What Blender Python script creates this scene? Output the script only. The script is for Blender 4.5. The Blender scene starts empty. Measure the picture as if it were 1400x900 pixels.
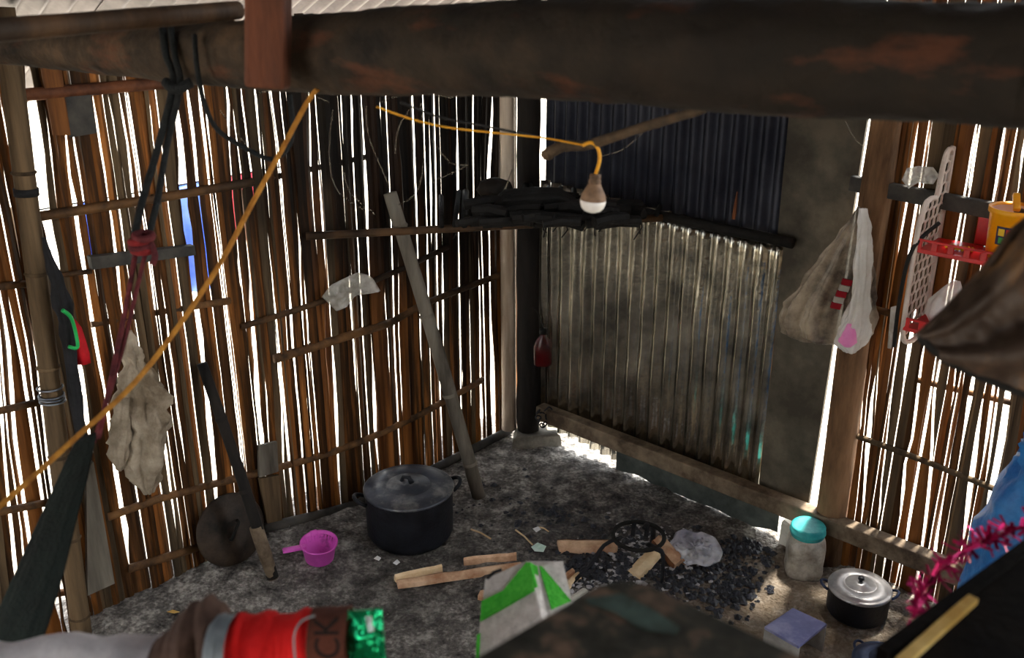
import bpy, math, random
from mathutils import Vector, noise as mnoise
random.seed(7)
scene = bpy.context.scene
col = scene.collection

# ------------------------------------------------------------------ camera
PITCH = math.radians(21.6); CP, SP = math.cos(PITCH), math.sin(PITCH)
FPX, EYE = 1346.0, 2.4
cd = bpy.data.cameras.new('camera'); cam = bpy.data.objects.new('camera', cd); col.objects.link(cam)
cam.location = (0, 0, EYE); cam.rotation_euler = (math.pi/2 - PITCH, 0, 0)
cd.sensor_width = 36.0; cd.lens = 36.0*FPX/1400.0; cd.clip_start = 0.02; cd.clip_end = 300
cd.dof.use_dof = True; cd.dof.focus_distance = 4.0; cd.dof.aperture_fstop = 4.0
scene.camera = cam

# ------------------------------------------------------------------ world, sun, exposure
world = bpy.data.worlds.new('overcast_sky'); scene.world = world; world.use_nodes = True
bg = world.node_tree.nodes['Background']
bg.inputs['Color'].default_value = (0.93, 0.97, 1.0, 1); bg.inputs['Strength'].default_value = 1.0
sd = bpy.data.lights.new('sun', 'SUN'); sd.energy = 3.0; sd.angle = math.radians(6); sd.color = (1, .95, .86)
sun = bpy.data.objects.new('sun', sd); col.objects.link(sun)
sun.rotation_euler = Vector((-.20, -.26, -.94)).to_track_quat('-Z', 'Y').to_euler()
scene.view_settings.view_transform = 'Standard'; scene.view_settings.look = 'None'
scene.view_settings.gamma = 1; scene.view_settings.use_curve_mapping = False
scene.view_settings.exposure = 2.78

# ------------------------------------------------------------------ measuring helpers (photograph -> place)
def ray(x, y):
    u, v = x-700.0, y-450.0
    return Vector((u, FPX*CP - v*SP, -(v*CP + FPX*SP)))
def PF(x, y, z=0.0):                       # point at height z
    d = ray(x, y); return Vector((0, 0, EYE)) + d*((z-EYE)/d.z)
def W(x, y, cz):                           # point at a distance
    return Vector((0, 0, EYE)) + ray(x, y)*(cz/FPX)
CX, CY = 0.03, 4.65                        # the hut's corner
UL = Vector((-.7031, -.7111, 0)); UR = Vector((.7398, -.6728, 0))     # along each wall, away from the corner
NL = Vector((.7111, -.7031, 0)); NR = Vector((-.6728, -.7398, 0))     # into the room
CO = Vector((CX, CY, 0))
def hit(x, y, U, N, off):
    d = ray(x, y); t = (CO.dot(N) + off)/d.dot(N); p = Vector((0, 0, EYE)) + d*t
    return (p-CO).dot(U), p.z, t
def PL(x, y, off=0.0): s, z, t = hit(x, y, UL, NL, off); return CO + UL*s + NL*off + Vector((0, 0, z))
def PR(x, y, off=0.0): s, z, t = hit(x, y, UR, NR, off); return CO + UR*s + NR*off + Vector((0, 0, z))
def LW(s, z, off=0.0): return CO + UL*s + NL*off + Vector((0, 0, z))
def RW(s, z, off=0.0): return CO + UR*s + NR*off + Vector((0, 0, z))
def V(*a): return Vector(a)
def lerp(a, b, t): return a + (b-a)*t
def path_at(pts, t):
    t = max(0, min(1, t))*(len(pts)-1); i = min(int(t), len(pts)-2); return pts[i].lerp(pts[i+1], t-i)
def smooth_path(pts, n=24):
    out = []; m = len(pts)
    for k in range(n+1):
        t = k/n*(m-1); i = min(int(t), m-2); u = t-i
        p0, p1, p2, p3 = pts[max(i-1, 0)], pts[i], pts[i+1], pts[min(i+2, m-1)]
        out.append(.5*((2*p1) + (p2-p0)*u + (2*p0-5*p1+4*p2-p3)*u*u + (3*p1-p0-3*p2+p3)*u**3))
    return out

# ------------------------------------------------------------------ materials
def lin(c): return tuple(((x/255)/12.92 if x/255 <= .04045 else ((x/255+.055)/1.055)**2.4) for x in c)
MATS = {}
def M(name, c1, c2=None, scale=8, rough=.8, metal=0.0, bump=.25, bscale=60, stretch=(1, 1, 1), rnd=0.0,
      alpha=1.0, trans=0.0, spec=.3, soot=None, detail=6, ramp=(.35, .65), c3=None, sheen=0, subsurf=0):
    m = bpy.data.materials.new(name); m.use_nodes = True; nt = m.node_tree; N = nt.nodes; L = nt.links
    b = N['Principled BSDF']; c2 = c2 or c1
    tc = N.new('ShaderNodeTexCoord'); mp = N.new('ShaderNodeMapping'); mp.inputs['Scale'].default_value = stretch
    L.new(tc.outputs['Object'], mp.inputs['Vector'])
    oi = N.new('ShaderNodeObjectInfo')
    add = N.new('ShaderNodeVectorMath'); add.operation = 'MULTIPLY_ADD'
    add.inputs[1].default_value = (7.3, 5.1, 9.7); L.new(oi.outputs['Random'], add.inputs[0]); L.new(mp.outputs['Vector'], add.inputs[2])
    nz = N.new('ShaderNodeTexNoise'); nz.inputs['Scale'].default_value = scale; nz.inputs['Detail'].default_value = detail
    nz.inputs['Roughness'].default_value = .65
    L.new(add.outputs[0], nz.inputs['Vector'])
    rp = N.new('ShaderNodeValToRGB'); e = rp.color_ramp.elements
    e[0].position, e[1].position = ramp; e[0].color = (*lin(c1), 1); e[1].color = (*lin(c2), 1)
    if c3: x = e.new(.5*(ramp[0]+ramp[1])); x.color = (*lin(c3), 1)
    L.new(nz.outputs['Fac'], rp.inputs['Fac']); out = rp.outputs['Color']
    if rnd:
        mr = N.new('ShaderNodeMapRange'); mr.inputs['To Min'].default_value = 1-rnd; mr.inputs['To Max'].default_value = 1+rnd*.6
        L.new(oi.outputs['Random'], mr.inputs['Value'])
        mx = N.new('ShaderNodeMix'); mx.data_type = 'RGBA'; mx.blend_type = 'MULTIPLY'; mx.inputs['Factor'].default_value = 1
        L.new(out, mx.inputs['A']); L.new(mr.outputs['Result'], mx.inputs['B']); out = mx.outputs['Result']
    if soot:                                # smoke stain gathered round a place in the hut
        ctr, r0, r1, amt = soot[:4]; scol = soot[4] if len(soot) > 4 else (14, 13, 12)
        g = N.new('ShaderNodeNewGeometry'); ds = N.new('ShaderNodeVectorMath'); ds.operation = 'DISTANCE'
        ds.inputs[1].default_value = ctr; L.new(g.outputs['Position'], ds.inputs[0])
        n2 = N.new('ShaderNodeTexNoise'); n2.inputs['Scale'].default_value = 3.0; L.new(g.outputs['Position'], n2.inputs['Vector'])
        ma = N.new('ShaderNodeMath'); ma.operation = 'MULTIPLY_ADD'; ma.inputs[1].default_value = .9; L.new(n2.outputs['Fac'], ma.inputs[0]); L.new(ds.outputs['Value'], ma.inputs[2])
        m2 = N.new('ShaderNodeMapRange'); m2.interpolation_type = 'SMOOTHSTEP'
        m2.inputs['From Min'].default_value = r0+.45; m2.inputs['From Max'].default_value = r1+.45
        m2.inputs['To Min'].default_value = amt; m2.inputs['To Max'].default_value = 0
        L.new(ma.outputs[0], m2.inputs['Value'])
        mx = N.new('ShaderNodeMix'); mx.data_type = 'RGBA'; L.new(m2.outputs['Result'], mx.inputs['Factor'])
        L.new(out, mx.inputs['A']); mx.inputs['B'].default_value = (*lin(scol), 1); out = mx.outputs['Result']
    L.new(out, b.inputs['Base Color'])
    b.inputs['Roughness'].default_value = rough; b.inputs['Metallic'].default_value = metal
    b.inputs['Specular IOR Level'].default_value = spec; b.inputs['Alpha'].default_value = alpha
    b.inputs['Transmission Weight'].default_value = trans
    if bump:
        nb = N.new('ShaderNodeTexNoise'); nb.inputs['Scale'].default_value = bscale; nb.inputs['Detail'].default_value = 4
        L.new(add.outputs[0], nb.inputs['Vector'])
        bp = N.new('ShaderNodeBump'); bp.inputs['Strength'].default_value = bump; bp.inputs['Distance'].default_value = .01
        L.new(nb.outputs['Fac'], bp.inputs['Height']); L.new(bp.outputs['Normal'], b.inputs['Normal'])
    MATS[name] = m; return m

SOOT = ((-.25, 4.35, 1.95), .6, 1.75, .95)
M('bamboo', (40, 25, 12), (150, 94, 44), 20, .62, bump=.35, bscale=40, stretch=(1, 1, .06), rnd=.45, soot=SOOT, c3=(78, 50, 26), spec=.12)
M('bamboo_warm', (80, 44, 18), (164, 104, 50), 14, .6, bump=.3, bscale=40, stretch=(1, 1, .06), rnd=.3, soot=SOOT, spec=.15)
M('bamboo_grey', (54, 44, 33), (112, 92, 68), 14, .75, bump=.3, bscale=40, stretch=(1, 1, .06), rnd=.35, soot=SOOT, spec=.12)
M('rail', (52, 34, 18), (126, 88, 50), 10, .7, bump=.3, bscale=40, rnd=.3, soot=SOOT)
M('rail_red', (74, 40, 23), (122, 72, 42), 10, .7, bump=.3, rnd=.2)
M('grey_wood', (72, 66, 58), (146, 138, 124), 5, .8, bump=.35, bscale=30, stretch=(1, 1, .12), rnd=.15)
M('dark_board', (40, 40, 40), (78, 74, 68), 6, .8, bump=.3, bscale=40)
M('panel_board', (64, 58, 48), (112, 102, 86), 4, .7, bump=.2, bscale=25, c3=(86, 80, 68), soot=((.9, 3.9, 2.2), .2, 1.3, .55))
M('log', (24, 19, 15), (92, 72, 54), 9, .85, bump=1.0, bscale=22, c3=(62, 50, 38), ramp=(.32, .72), soot=((.75, 1.45, 2.3), .5, 1.9, .9, (24, 19, 15)))
M('log_scar', (44, 29, 20), (104, 62, 42), 14, .8, bump=.6, bscale=20, soot=((.75, 1.55, 2.2), .25, .9, .7, (40, 24, 14)))
M('red_post', (44, 24, 17), (128, 72, 46), 7, .7, bump=.6, bscale=22, stretch=(1, 1, .15))
M('pole_dark', (44, 32, 22), (92, 66, 42), 6, .7, bump=.3, stretch=(1, 1, .3))
M('bark_post', (70, 48, 30), (146, 110, 78), 8, .85, bump=.8, bscale=26, stretch=(1, 1, .2))
M('pale_post', (150, 128, 106), (220, 204, 184), 8, .75, bump=.4, bscale=30, stretch=(1, 1, .1))
M('black_post', (16, 14, 13), (40, 34, 30), 8, .85, bump=.6, bscale=26, stretch=(1, 1, .2))
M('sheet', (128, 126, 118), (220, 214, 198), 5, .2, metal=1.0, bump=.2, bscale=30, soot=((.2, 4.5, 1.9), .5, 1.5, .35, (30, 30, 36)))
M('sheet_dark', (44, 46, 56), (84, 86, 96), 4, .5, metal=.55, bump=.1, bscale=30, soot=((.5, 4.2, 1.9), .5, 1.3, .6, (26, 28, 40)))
M('roof_sheet', (72, 66, 68), (118, 110, 112), 3, .5, metal=.15, bump=.1)
M('skirt', (52, 58, 56), (104, 110, 104), 5, .55, metal=.4, bump=.3, bscale=30)
M('sill', (70, 56, 42), (140, 122, 100), 8, .75, bump=.4, bscale=30)
M('concrete', (84, 80, 72), (146, 140, 128), 9, .9, bump=.7, bscale=30)
M('outside', (196, 186, 166), (226, 216, 200), 2, .95, bump=0)
M('soot_black', (10, 10, 10), (28, 25, 22), 14, .8, bump=.6, bscale=40)
M('pot', (12, 14, 20), (34, 36, 44), 10, .5, metal=.2, bump=.15, bscale=60, spec=.4)
M('pot_lid', (62, 66, 76), (140, 138, 136), 7, .42, metal=.55, bump=.12, bscale=40, c3=(78, 80, 86))
M('bright_lid', (150, 148, 150), (206, 202, 200), 7, .36, metal=.6, bump=.08)
M('blue_iron', (40, 48, 70), (78, 90, 120), 9, .45, metal=.4, bump=.1)
M('old_lid', (22, 18, 15), (66, 54, 44), 9, .6, metal=.2, bump=.4, bscale=40)
M('pink', (206, 70, 178), (232, 104, 208), 8, .42, bump=.05, spec=.4, c3=(216, 84, 190))
M('pink_dirty', (120, 44, 92), (226, 96, 204), 16, .6, bump=.1, ramp=(.3, .5))
M('wood_split', (176, 124, 90), (240, 204, 168), 10, .8, bump=.4, bscale=30, stretch=(1, 1, 1), rnd=.15)
M('wood_bark', (72, 40, 22), (132, 82, 48), 12, .85, bump=.5, rnd=.1)
M('wood_pale', (216, 182, 134), (246, 222, 182), 14, .8, bump=.2)
M('iron', (18, 18, 20), (46, 46, 50), 20, .6, metal=.5, bump=.3)
M('coal', (8, 9, 13), (44, 47, 60), 30, .45, bump=.8, bscale=70, spec=.5)
M('ash', (150, 148, 150), (206, 204, 206), 30, .95, bump=.3)
M('film', (224, 226, 248), (255, 255, 255), 9, .12, bump=.9, bscale=22, alpha=.72, spec=.8)
M('film_white', (226, 222, 214), (252, 250, 246), 9, .25, bump=.6, bscale=24, alpha=.7, spec=.6)
M('film_grey', (170, 164, 152), (232, 228, 220), 9, .25, bump=.6, bscale=24, alpha=.62, spec=.6)
M('bag_dirty', (74, 64, 54), (178, 162, 140), 8, .32, bump=.5, bscale=26, alpha=.88, spec=.4)
M('white', (226, 226, 226), (248, 248, 248), 9, .5, bump=.1)
M('jar', (104, 92, 78), (206, 198, 184), 14, .3, bump=.15, alpha=.85, spec=.5, ramp=(.32, .62))
M('teal', (28, 138, 140), (72, 186, 184), 14, .5, bump=.1)
M('stool', (92, 96, 132), (150, 152, 186), 7, .5, bump=.08, metal=.2, c3=(110, 112, 156))
M('stool_side', (120, 116, 112), (170, 166, 160), 7, .6, bump=.1)
M('towel_white', (176, 170, 166), (206, 200, 196), 60, .95, bump=.5, bscale=220)
M('towel_green', (52, 160, 44), (84, 190, 66), 60, .95, bump=.5, bscale=220)
M('table', (40, 40, 34), (120, 98, 82), 16, .85, bump=.5, bscale=30, c3=(60, 58, 50), ramp=(.36, .66), detail=3)
M('table_green', (52, 60, 54), (78, 98, 92), 26, .85, bump=.3)
M('chest', (10, 8, 7), (26, 21, 17), 6, .9, bump=.3, spec=.08)
M('light_line', (196, 154, 74), (238, 206, 130), 9, .7, bump=.2)  # yellow edge light put into the colour of a thin bar
M('tarp', (44, 31, 22), (116, 86, 58), 9, .6, bump=.5, bscale=14, c3=(68, 54, 44), stretch=(1, 1, .6), spec=.35)
M('tarp_brown', (110, 70, 42), (150, 102, 64), 5, .6, bump=.4)
M('blue_sack', (18, 92, 168), (52, 140, 212), 6, .45, bump=.4, bscale=40, spec=.4)
M('tinsel', (186, 16, 92), (240, 60, 140), 12, .25, metal=.6, bump=0)
M('hammock', (8, 15, 13), (20, 31, 27), 8, .9, bump=.3, bscale=120, stretch=(1, 1, 1))
M('rope_black', (10, 13, 15), (26, 30, 32), 30, .8, bump=.6, bscale=200)
M('rope_maroon', (58, 16, 22), (104, 38, 42), 30, .8, bump=.6, bscale=200)
M('rope_red', (96, 16, 20), (130, 28, 30), 30, .8, bump=.6, bscale=200)
M('rope_yellow', (140, 88, 24), (196, 136, 50), 30, .7, bump=.5, bscale=220)
M('wire_yellow', (206, 140, 24), (240, 176, 48), 20, .45, bump=.1)
M('wire_black', (12, 12, 12), (30, 28, 26), 20, .6, bump=.2)
M('twig', (50, 40, 30), (96, 78, 60), 12, .85, bump=.5)
M('bulb_cap', (84, 64, 48), (146, 116, 92), 26, .6, bump=.2, rnd=0)
M('bulb_glass', (226, 218, 210), (250, 246, 242), 12, .25, bump=0, spec=.5)
M('cloth_grey', (112, 98, 80), (190, 176, 156), 5, .9, bump=.4, bscale=120)
M('cloth_tan', (150, 106, 60), (196, 150, 100), 9, .9, bump=.3)
M('cloth_white', (172, 168, 172), (214, 210, 212), 7, .95, bump=.3, bscale=100)
M('cloth_brown', (58, 42, 36), (96, 74, 64), 7, .95, bump=.3, bscale=100)
M('cloth_red', (186, 10, 12), (222, 26, 24), 7, .9, bump=.3, bscale=100)
M('waistband', (70, 34, 24), (96, 52, 38), 20, .9, bump=.4, bscale=160)
M('letter', (22, 14, 12), rough=.9, bump=0)
M('strap_grey', (96, 104, 110), (150, 156, 160), 8, .6, bump=.1)
M('foil_green', (6, 110, 66), (30, 200, 130), 10, .18, metal=.75, bump=.7, bscale=30)
M('foil_silver', (180, 190, 190), (230, 236, 236), 10, .3, metal=.6, bump=.3)
M('black_cloth', (14, 14, 16), (36, 36, 40), 9, .8, bump=.3)
M('green_plastic', (10, 150, 70), (40, 190, 100), 9, .4, bump=0)
M('red_cloth', (150, 8, 20), (206, 22, 34), 8, .7, bump=.2)
M('rack_white', (196, 180, 168), (226, 214, 204), 9, .5, bump=.05)
M('red_plastic', (176, 8, 14), (214, 20, 26), 9, .32, bump=0, spec=.5)
M('jug', (236, 150, 8), (250, 176, 20), 9, .35, bump=0, spec=.5)
M('jug_inside', (250, 206, 180), (255, 220, 200), 9, .5, bump=0)
M('jug_label', (36, 34, 70), (60, 50, 92), 9, .5, bump=0)
M('label_green', (80, 170, 90), bump=0); M('label_red', (220, 70, 60), bump=0); M('label_yellow', (236, 200, 60), bump=0)
M('label_blue', (40, 60, 190), (60, 90, 220), bump=0)
M('sponge', (214, 150, 20), (240, 186, 50), 40, .9, bump=.4)
M('red_bottle', (40, 5, 6), (90, 8, 10), 8, .25, bump=0, alpha=.9, spec=.5)
M('pink_item', (226, 120, 190), (246, 166, 214), 8, .5, bump=0)
M('stripe_red', (150, 20, 34), bump=.1); M('stripe_white', (176, 168, 158), bump=.1); M('dark_item', (26, 24, 28), bump=.1)
M('paper', (200, 232, 216), (240, 250, 246), 12, .8, bump=.1)
M('web', (120, 112, 98), bump=0, alpha=.45)
M('wire_steel', (90, 96, 106), (140, 146, 152), 20, .5, metal=.6, bump=0)
M('leaf', (206, 160, 80), (230, 190, 110), 20, .8, bump=.1)
M('blue_laundry', (90, 130, 245), (130, 165, 255), 5, .9, bump=0)
M('red_laundry', (214, 60, 80), (235, 90, 100), 5, .9, bump=0)
M('stone_white', (186, 184, 172), (226, 222, 208), 9, .7, bump=.4, bscale=24)
M('platform', (70, 54, 40), (116, 94, 72), 6, .8, bump=.3)

def floor_mat():
    m = bpy.data.materials.new('earth'); m.use_nodes = True; nt = m.node_tree; N = nt.nodes; L = nt.links; b = N['Principled BSDF']
    g = N.new('ShaderNodeNewGeometry')
    n1 = N.new('ShaderNodeTexNoise'); n1.inputs['Scale'].default_value = 11; n1.inputs['Detail'].default_value = 10; n1.inputs['Roughness'].default_value = .7
    L.new(g.outputs['Position'], n1.inputs['Vector'])
    r = N.new('ShaderNodeValToRGB'); e = r.color_ramp.elements
    e[0].position, e[0].color = .32, (*lin((60, 57, 55)), 1); e[1].position, e[1].color = .70, (*lin((212, 206, 196)), 1)
    x = e.new(.5); x.color = (*lin((126, 121, 116)), 1); nf = N.new('ShaderNodeTexNoise'); nf.inputs['Scale'].default_value = 75; nf.inputs['Detail'].default_value = 5; L.new(g.outputs['Position'], nf.inputs['Vector'])
    gm_ = N.new('ShaderNodeMath'); gm_.operation = 'MULTIPLY_ADD'; gm_.inputs[1].default_value = .38; L.new(nf.outputs['Fac'], gm_.inputs[0]); L.new(n1.outputs['Fac'], gm_.inputs[2])
    gs_ = N.new('ShaderNodeMath'); gs_.operation = 'SUBTRACT'; gs_.inputs[1].default_value = .19; L.new(gm_.outputs[0], gs_.inputs[0]); L.new(gs_.outputs[0], r.inputs['Fac'])
    # fire-blackened earth round the hearth
    def stain(ctr, r0, r1, amt, c, prev):
        ds = N.new('ShaderNodeVectorMath'); ds.operation = 'DISTANCE'; ds.inputs[1].default_value = ctr; L.new(g.outputs['Position'], ds.inputs[0])
        n2 = N.new('ShaderNodeTexNoise'); n2.inputs['Scale'].default_value = 6; n2.inputs['Detail'].default_value = 8; L.new(g.outputs['Position'], n2.inputs['Vector'])
        ma = N.new('ShaderNodeMath'); ma.operation = 'MULTIPLY_ADD'; ma.inputs[1].default_value = .8; L.new(n2.outputs['Fac'], ma.inputs[0]); L.new(ds.outputs['Value'], ma.inputs[2])
        mr = N.new('ShaderNodeMapRange'); mr.interpolation_type = 'SMOOTHSTEP'; mr.inputs['From Min'].default_value = r0+.4; mr.inputs['From Max'].default_value = r1+.4
        mr.inputs['To Min'].default_value = amt; mr.inputs['To Max'].default_value = 0; L.new(ma.outputs[0], mr.inputs['Value'])
        mx = N.new('ShaderNodeMix'); mx.data_type = 'RGBA'; L.new(mr.outputs['Result'], mx.inputs['Factor']); L.new(prev, mx.inputs['A'])
        mx.inputs['B'].default_value = (*lin(c), 1); return mx.outputs['Result']
    o = stain((1.05, 3.0, 0), .2, .8, .55, (170, 148, 120), r.outputs['Color'])
    o = stain((.42, 3.55, 0), .15, .75, .6, (46, 46, 52), o)
    o = stain((-.45, 3.35, 0), .1, .6, .55, (52, 50, 48), o)
    L.new(o, b.inputs['Base Color']); b.inputs['Roughness'].default_value = .95; b.inputs['Specular IOR Level'].default_value = .15
    n3 = N.new('ShaderNodeTexNoise'); n3.inputs['Scale'].default_value = 60; n3.inputs['Detail'].default_value = 6; L.new(g.outputs['Position'], n3.inputs['Vector'])
    bp = N.new('ShaderNodeBump'); bp.inputs['Strength'].default_value = 1.0; bp.inputs['Distance'].default_value = .03
    L.new(n3.outputs['Fac'], bp.inputs['Height']); L.new(bp.outputs['Normal'], b.inputs['Normal'])
    MATS['earth'] = m
floor_mat()
def log_mat():                              # dark bark with bare reddish patches
    m = MATS['log']; N = m.node_tree.nodes; L = m.node_tree.links; b = N['Principled BSDF']; old = b.inputs['Base Color'].links[0].from_socket
    g = N.new('ShaderNodeNewGeometry'); n = N.new('ShaderNodeTexNoise'); n.inputs['Scale'].default_value = 6; n.inputs['Detail'].default_value = 7; n.inputs['Roughness'].default_value = .6
    mp = N.new('ShaderNodeMapping'); mp.inputs['Scale'].default_value = (.8, .8, 2.2); L.new(g.outputs['Position'], mp.inputs['Vector']); L.new(mp.outputs['Vector'], n.inputs['Vector'])
    r = N.new('ShaderNodeMapRange'); r.inputs['From Min'].default_value = .56; r.inputs['From Max'].default_value = .66; r.inputs['To Max'].default_value = .34; L.new(n.outputs['Fac'], r.inputs['Value'])
    x = N.new('ShaderNodeMix'); x.data_type = 'RGBA'; L.new(r.outputs['Result'], x.inputs['Factor']); L.new(old, x.inputs['A']); x.inputs['B'].default_value = (*lin((112, 62, 38)), 1)
    L.new(x.outputs['Result'], b.inputs['Base Color'])
log_mat()

# ------------------------------------------------------------------ mesh helpers
class MB:
    def __init__(s): s.v = []; s.f = []
    def quadstrip(s, rings, closed=True, cap=True):
        b = len(s.v); n = len(rings[0])
        for r in rings: s.v += [Vector(p) for p in r]
        for i in range(len(rings)-1):
            for k in range(n if closed else n-1):
                k2 = (k+1) % n; s.f.append((b+i*n+k, b+i*n+k2, b+(i+1)*n+k2, b+(i+1)*n+k))
        if cap and closed:
            s.f.append(tuple(b+k for k in range(n))[::-1]); s.f.append(tuple(b+(len(rings)-1)*n+k for k in range(n)))
        return s
    def box(s, c, size, U=V(1, 0, 0), Wv=V(0, 0, 1)):
        U = U.normalized(); Wv = (Wv - U*Wv.dot(U)).normalized(); Vv = Wv.cross(U)
        a, b_, d = (x/2 for x in size); b = len(s.v); c = Vector(c)
        for i in (-1, 1):
            for j in (-1, 1):
                for k in (-1, 1): s.v.append(c + U*a*i + Vv*b_*j + Wv*d*k)
        for q in ((0, 1, 3, 2), (4, 6, 7, 5), (0, 4, 5, 1), (2, 3, 7, 6), (0, 2, 6, 4), (1, 5, 7, 3)): s.f.append(tuple(b+x for x in q))
        return s
    def beam(s, p, q, w, h, up=V(0, 0, 1)):
        return s.box((p+q)/2, ((q-p).length, w, h), q-p, up)
    def tube(s, pts, r, n=8, cap=True, jit=0.0, flat=1.0):
        m = len(pts); rr = r if isinstance(r, (list, tuple)) else [r]*m
        rings = []; ref = None
        for i in range(m):
            t = (pts[min(i+1, m-1)] - pts[max(i-1, 0)]).normalized()
            if ref is None: ref = t.cross(V(0, 0, 1)) if abs(t.z) < .9 else t.cross(V(0, 1, 0))
            ref = (ref - t*ref.dot(t)).normalized(); bi = t.cross(ref)
            rings.append([pts[i] + (ref*math.cos(a) + bi*math.sin(a)*flat)*rr[i]*(1+random.uniform(-jit, jit)) for a in (2*math.pi*k/n for k in range(n))])
        return s.quadstrip(rings, True, cap)
    def lathe(s, prof, c, n=28, A=V(0, 0, 1), cap=True):
        A = A.normalized(); R = A.cross(V(0, 1, 0)) if abs(A.y) < .9 else A.cross(V(1, 0, 0)); R.normalize(); B = A.cross(R); c = Vector(c)
        rings = [[c + A*h + (R*math.cos(a) + B*math.sin(a))*max(r, 1e-4) for a in (2*math.pi*k/n for k in range(n))] for r, h in prof]
        return s.quadstrip(rings, True, cap)
    def torus(s, c, R_, r, A=V(0, 0, 1), n=28, a0=0, a1=2*math.pi, m=8, U=None):
        A = A.normalized(); U = U or (A.cross(V(0, 1, 0)) if abs(A.y) < .9 else A.cross(V(1, 0, 0))); U = U.normalized(); B = A.cross(U); full = abs(a1-a0-2*math.pi) < 1e-4
        rings = []
        for i in range(n+1):
            a = a0+(a1-a0)*i/n; d = U*math.cos(a)+B*math.sin(a)
            rings.append([Vector(c)+d*R_+(d*math.cos(q)+A*math.sin(q))*r for q in (2*math.pi*k/m for k in range(m))])
        return s.quadstrip(rings, True, not full)
    def grid(s, fn, nu, nv):
        b = len(s.v)
        for j in range(nv+1):
            for i in range(nu+1): s.v.append(Vector(fn(i/nu, j/nv)))
        for j in range(nv):
            for i in range(nu):
                a = b+j*(nu+1)+i; s.f.append((a, a+1, a+nu+2, a+nu+1))
        return s
    def loft(s, rings, n=36, U=V(1, 0, 0), B=V(0, 1, 0), cap=True):
        """rings: (centre, ru, rb, fold amplitude, folds, phase)"""
        out = []; cr = getattr(s, 'cr', 0)
        if cr:
            dn_ = []
            for (a, b_) in zip(rings, rings[1:]):
                for k in range(4):
                    t = k/4; dn_.append((a[0].lerp(b_[0], t),)+tuple(lerp(a[i], b_[i], t*t*(3-2*t) if i < 3 else t) for i in range(1, 6)))
            rings = dn_+[rings[-1]]
        for c, ru, rb, fa, nf, ph in rings:
            out.append([c + U*ru*q*math.cos(a) + B*rb*q*math.sin(a) for a in (2*math.pi*k/n for k in range(n))
                        for q in (1+fa*math.sin(round(nf)*a+ph)+fa*.5*math.sin((round(nf)*2+1)*a+ph*1.7)
                                  + (cr*mnoise.noise(V(math.cos(a)*1.7+c.x*6, math.sin(a)*1.7, c.z*16))+cr*.6*mnoise.noise(V(math.cos(a)*4, math.sin(a)*4, c.z*38)) if cr else 0),)])
        return s.quadstrip(out, True, cap)
    def rock(s, c, r, sq=(1, 1, .7)):
        b = len(s.v); P = [(0, 0, 1), (1, 0, .1), (.3, 1, -.1), (-.8, .6, .1), (-.8, -.6, -.1), (.3, -1, .1), (0, 0, -1)]
        for p in P: s.v.append(Vector(c)+V(*(p[i]*r*sq[i]*random.uniform(.65, 1.2) for i in range(3))))
        for k in range(5):
            a, d = 1+k, 1+(k+1) % 5; s.f.append((b, b+a, b+d)); s.f.append((b+6, b+d, b+a))
        return s

def CM(cr):
    m = MB(); m.cr = cr; return m
def wl(o):
    p = Vector((0, 0, 0))
    while o: p += o.location; o = o.parent
    return p
def tag(o, label=None, cat=None, group=None, kind=None):
    if label: o['label'] = label
    if cat: o['category'] = cat
    if group: o['group'] = group
    if kind: o['kind'] = kind
    return o
def thing(name, loc, label=None, cat=None, group=None, kind=None):
    o = bpy.data.objects.new(name, None); col.objects.link(o); o.location = loc; o.empty_display_size = .05
    return tag(o, label, cat, group, kind)
def build(mb, name, mat, parent=None, loc=None, smooth=False, label=None, cat=None, group=None, kind=None, solid=0, bevel=0, sub=0):
    base = wl(parent) if parent else Vector(loc if loc is not None else (0, 0, 0))
    me = bpy.data.meshes.new(name); me.from_pydata([tuple(v-base) for v in mb.v], [], mb.f); me.validate(); me.update()
    if smooth:
        for p in me.polygons: p.use_smooth = True
    o = bpy.data.objects.new(name, me); col.objects.link(o); me.materials.append(MATS[mat])
    if parent: o.parent = parent
    else: o.location = base
    if sub: q = o.modifiers.new('sub', 'SUBSURF'); q.levels = sub; q.render_levels = sub
    if solid: q = o.modifiers.new('thick', 'SOLIDIFY'); q.thickness = solid; q.offset = 0
    if bevel: q = o.modifiers.new('bevel', 'BEVEL'); q.width = bevel; q.segments = 2; q.limit_method = 'ANGLE'
    return tag(o, label, cat, group, kind)
def nz(x, y, z=0): return mnoise.noise(V(x, y, z))
def rnd(a, b): return random.uniform(a, b)
def px(n, cz): return n*cz/FPX

# ================================================================== THE SETTING
def zf(x, y):                              # uneven earth
    p = V(x, y, 0) - CO; dl = p.dot(NL); s = p.dot(UL)
    h = .022*nz(x*1.6, y*1.6, 3.1) + .014*nz(x*5, y*5, 1.7) + .009*nz(x*14, y*14, .3) + .005*nz(x*34, y*34, .9)
    h += .05*math.exp(-(dl/.35)**2)*(1/(1+math.exp(-(s-1.15)*8)))*(1/(1+math.exp((s-2.35)*12)))
    return h
fm = MB().grid(lambda u, v: (lambda x, y: (x, y, zf(x, y)))(lerp(-3.3, 3.0, u), lerp(.9, 5.0, v)), 300, 220)
def inside(p): q = p-CO; return q.dot(NL) > -.22 and q.dot(NR) > -.22
fm.f = [f for f in fm.f if all(inside(fm.v[i]) for i in f)]
used = sorted({i for f in fm.f for i in f}); mapi = {a: b for b, a in enumerate(used)}
fm.v = [fm.v[i] for i in used]; fm.f = [tuple(mapi[i] for i in f) for f in fm.f]
build(fm, 'floor', 'earth', smooth=True, kind='structure', label='bare grey trodden earth floor of the hut')
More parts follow.
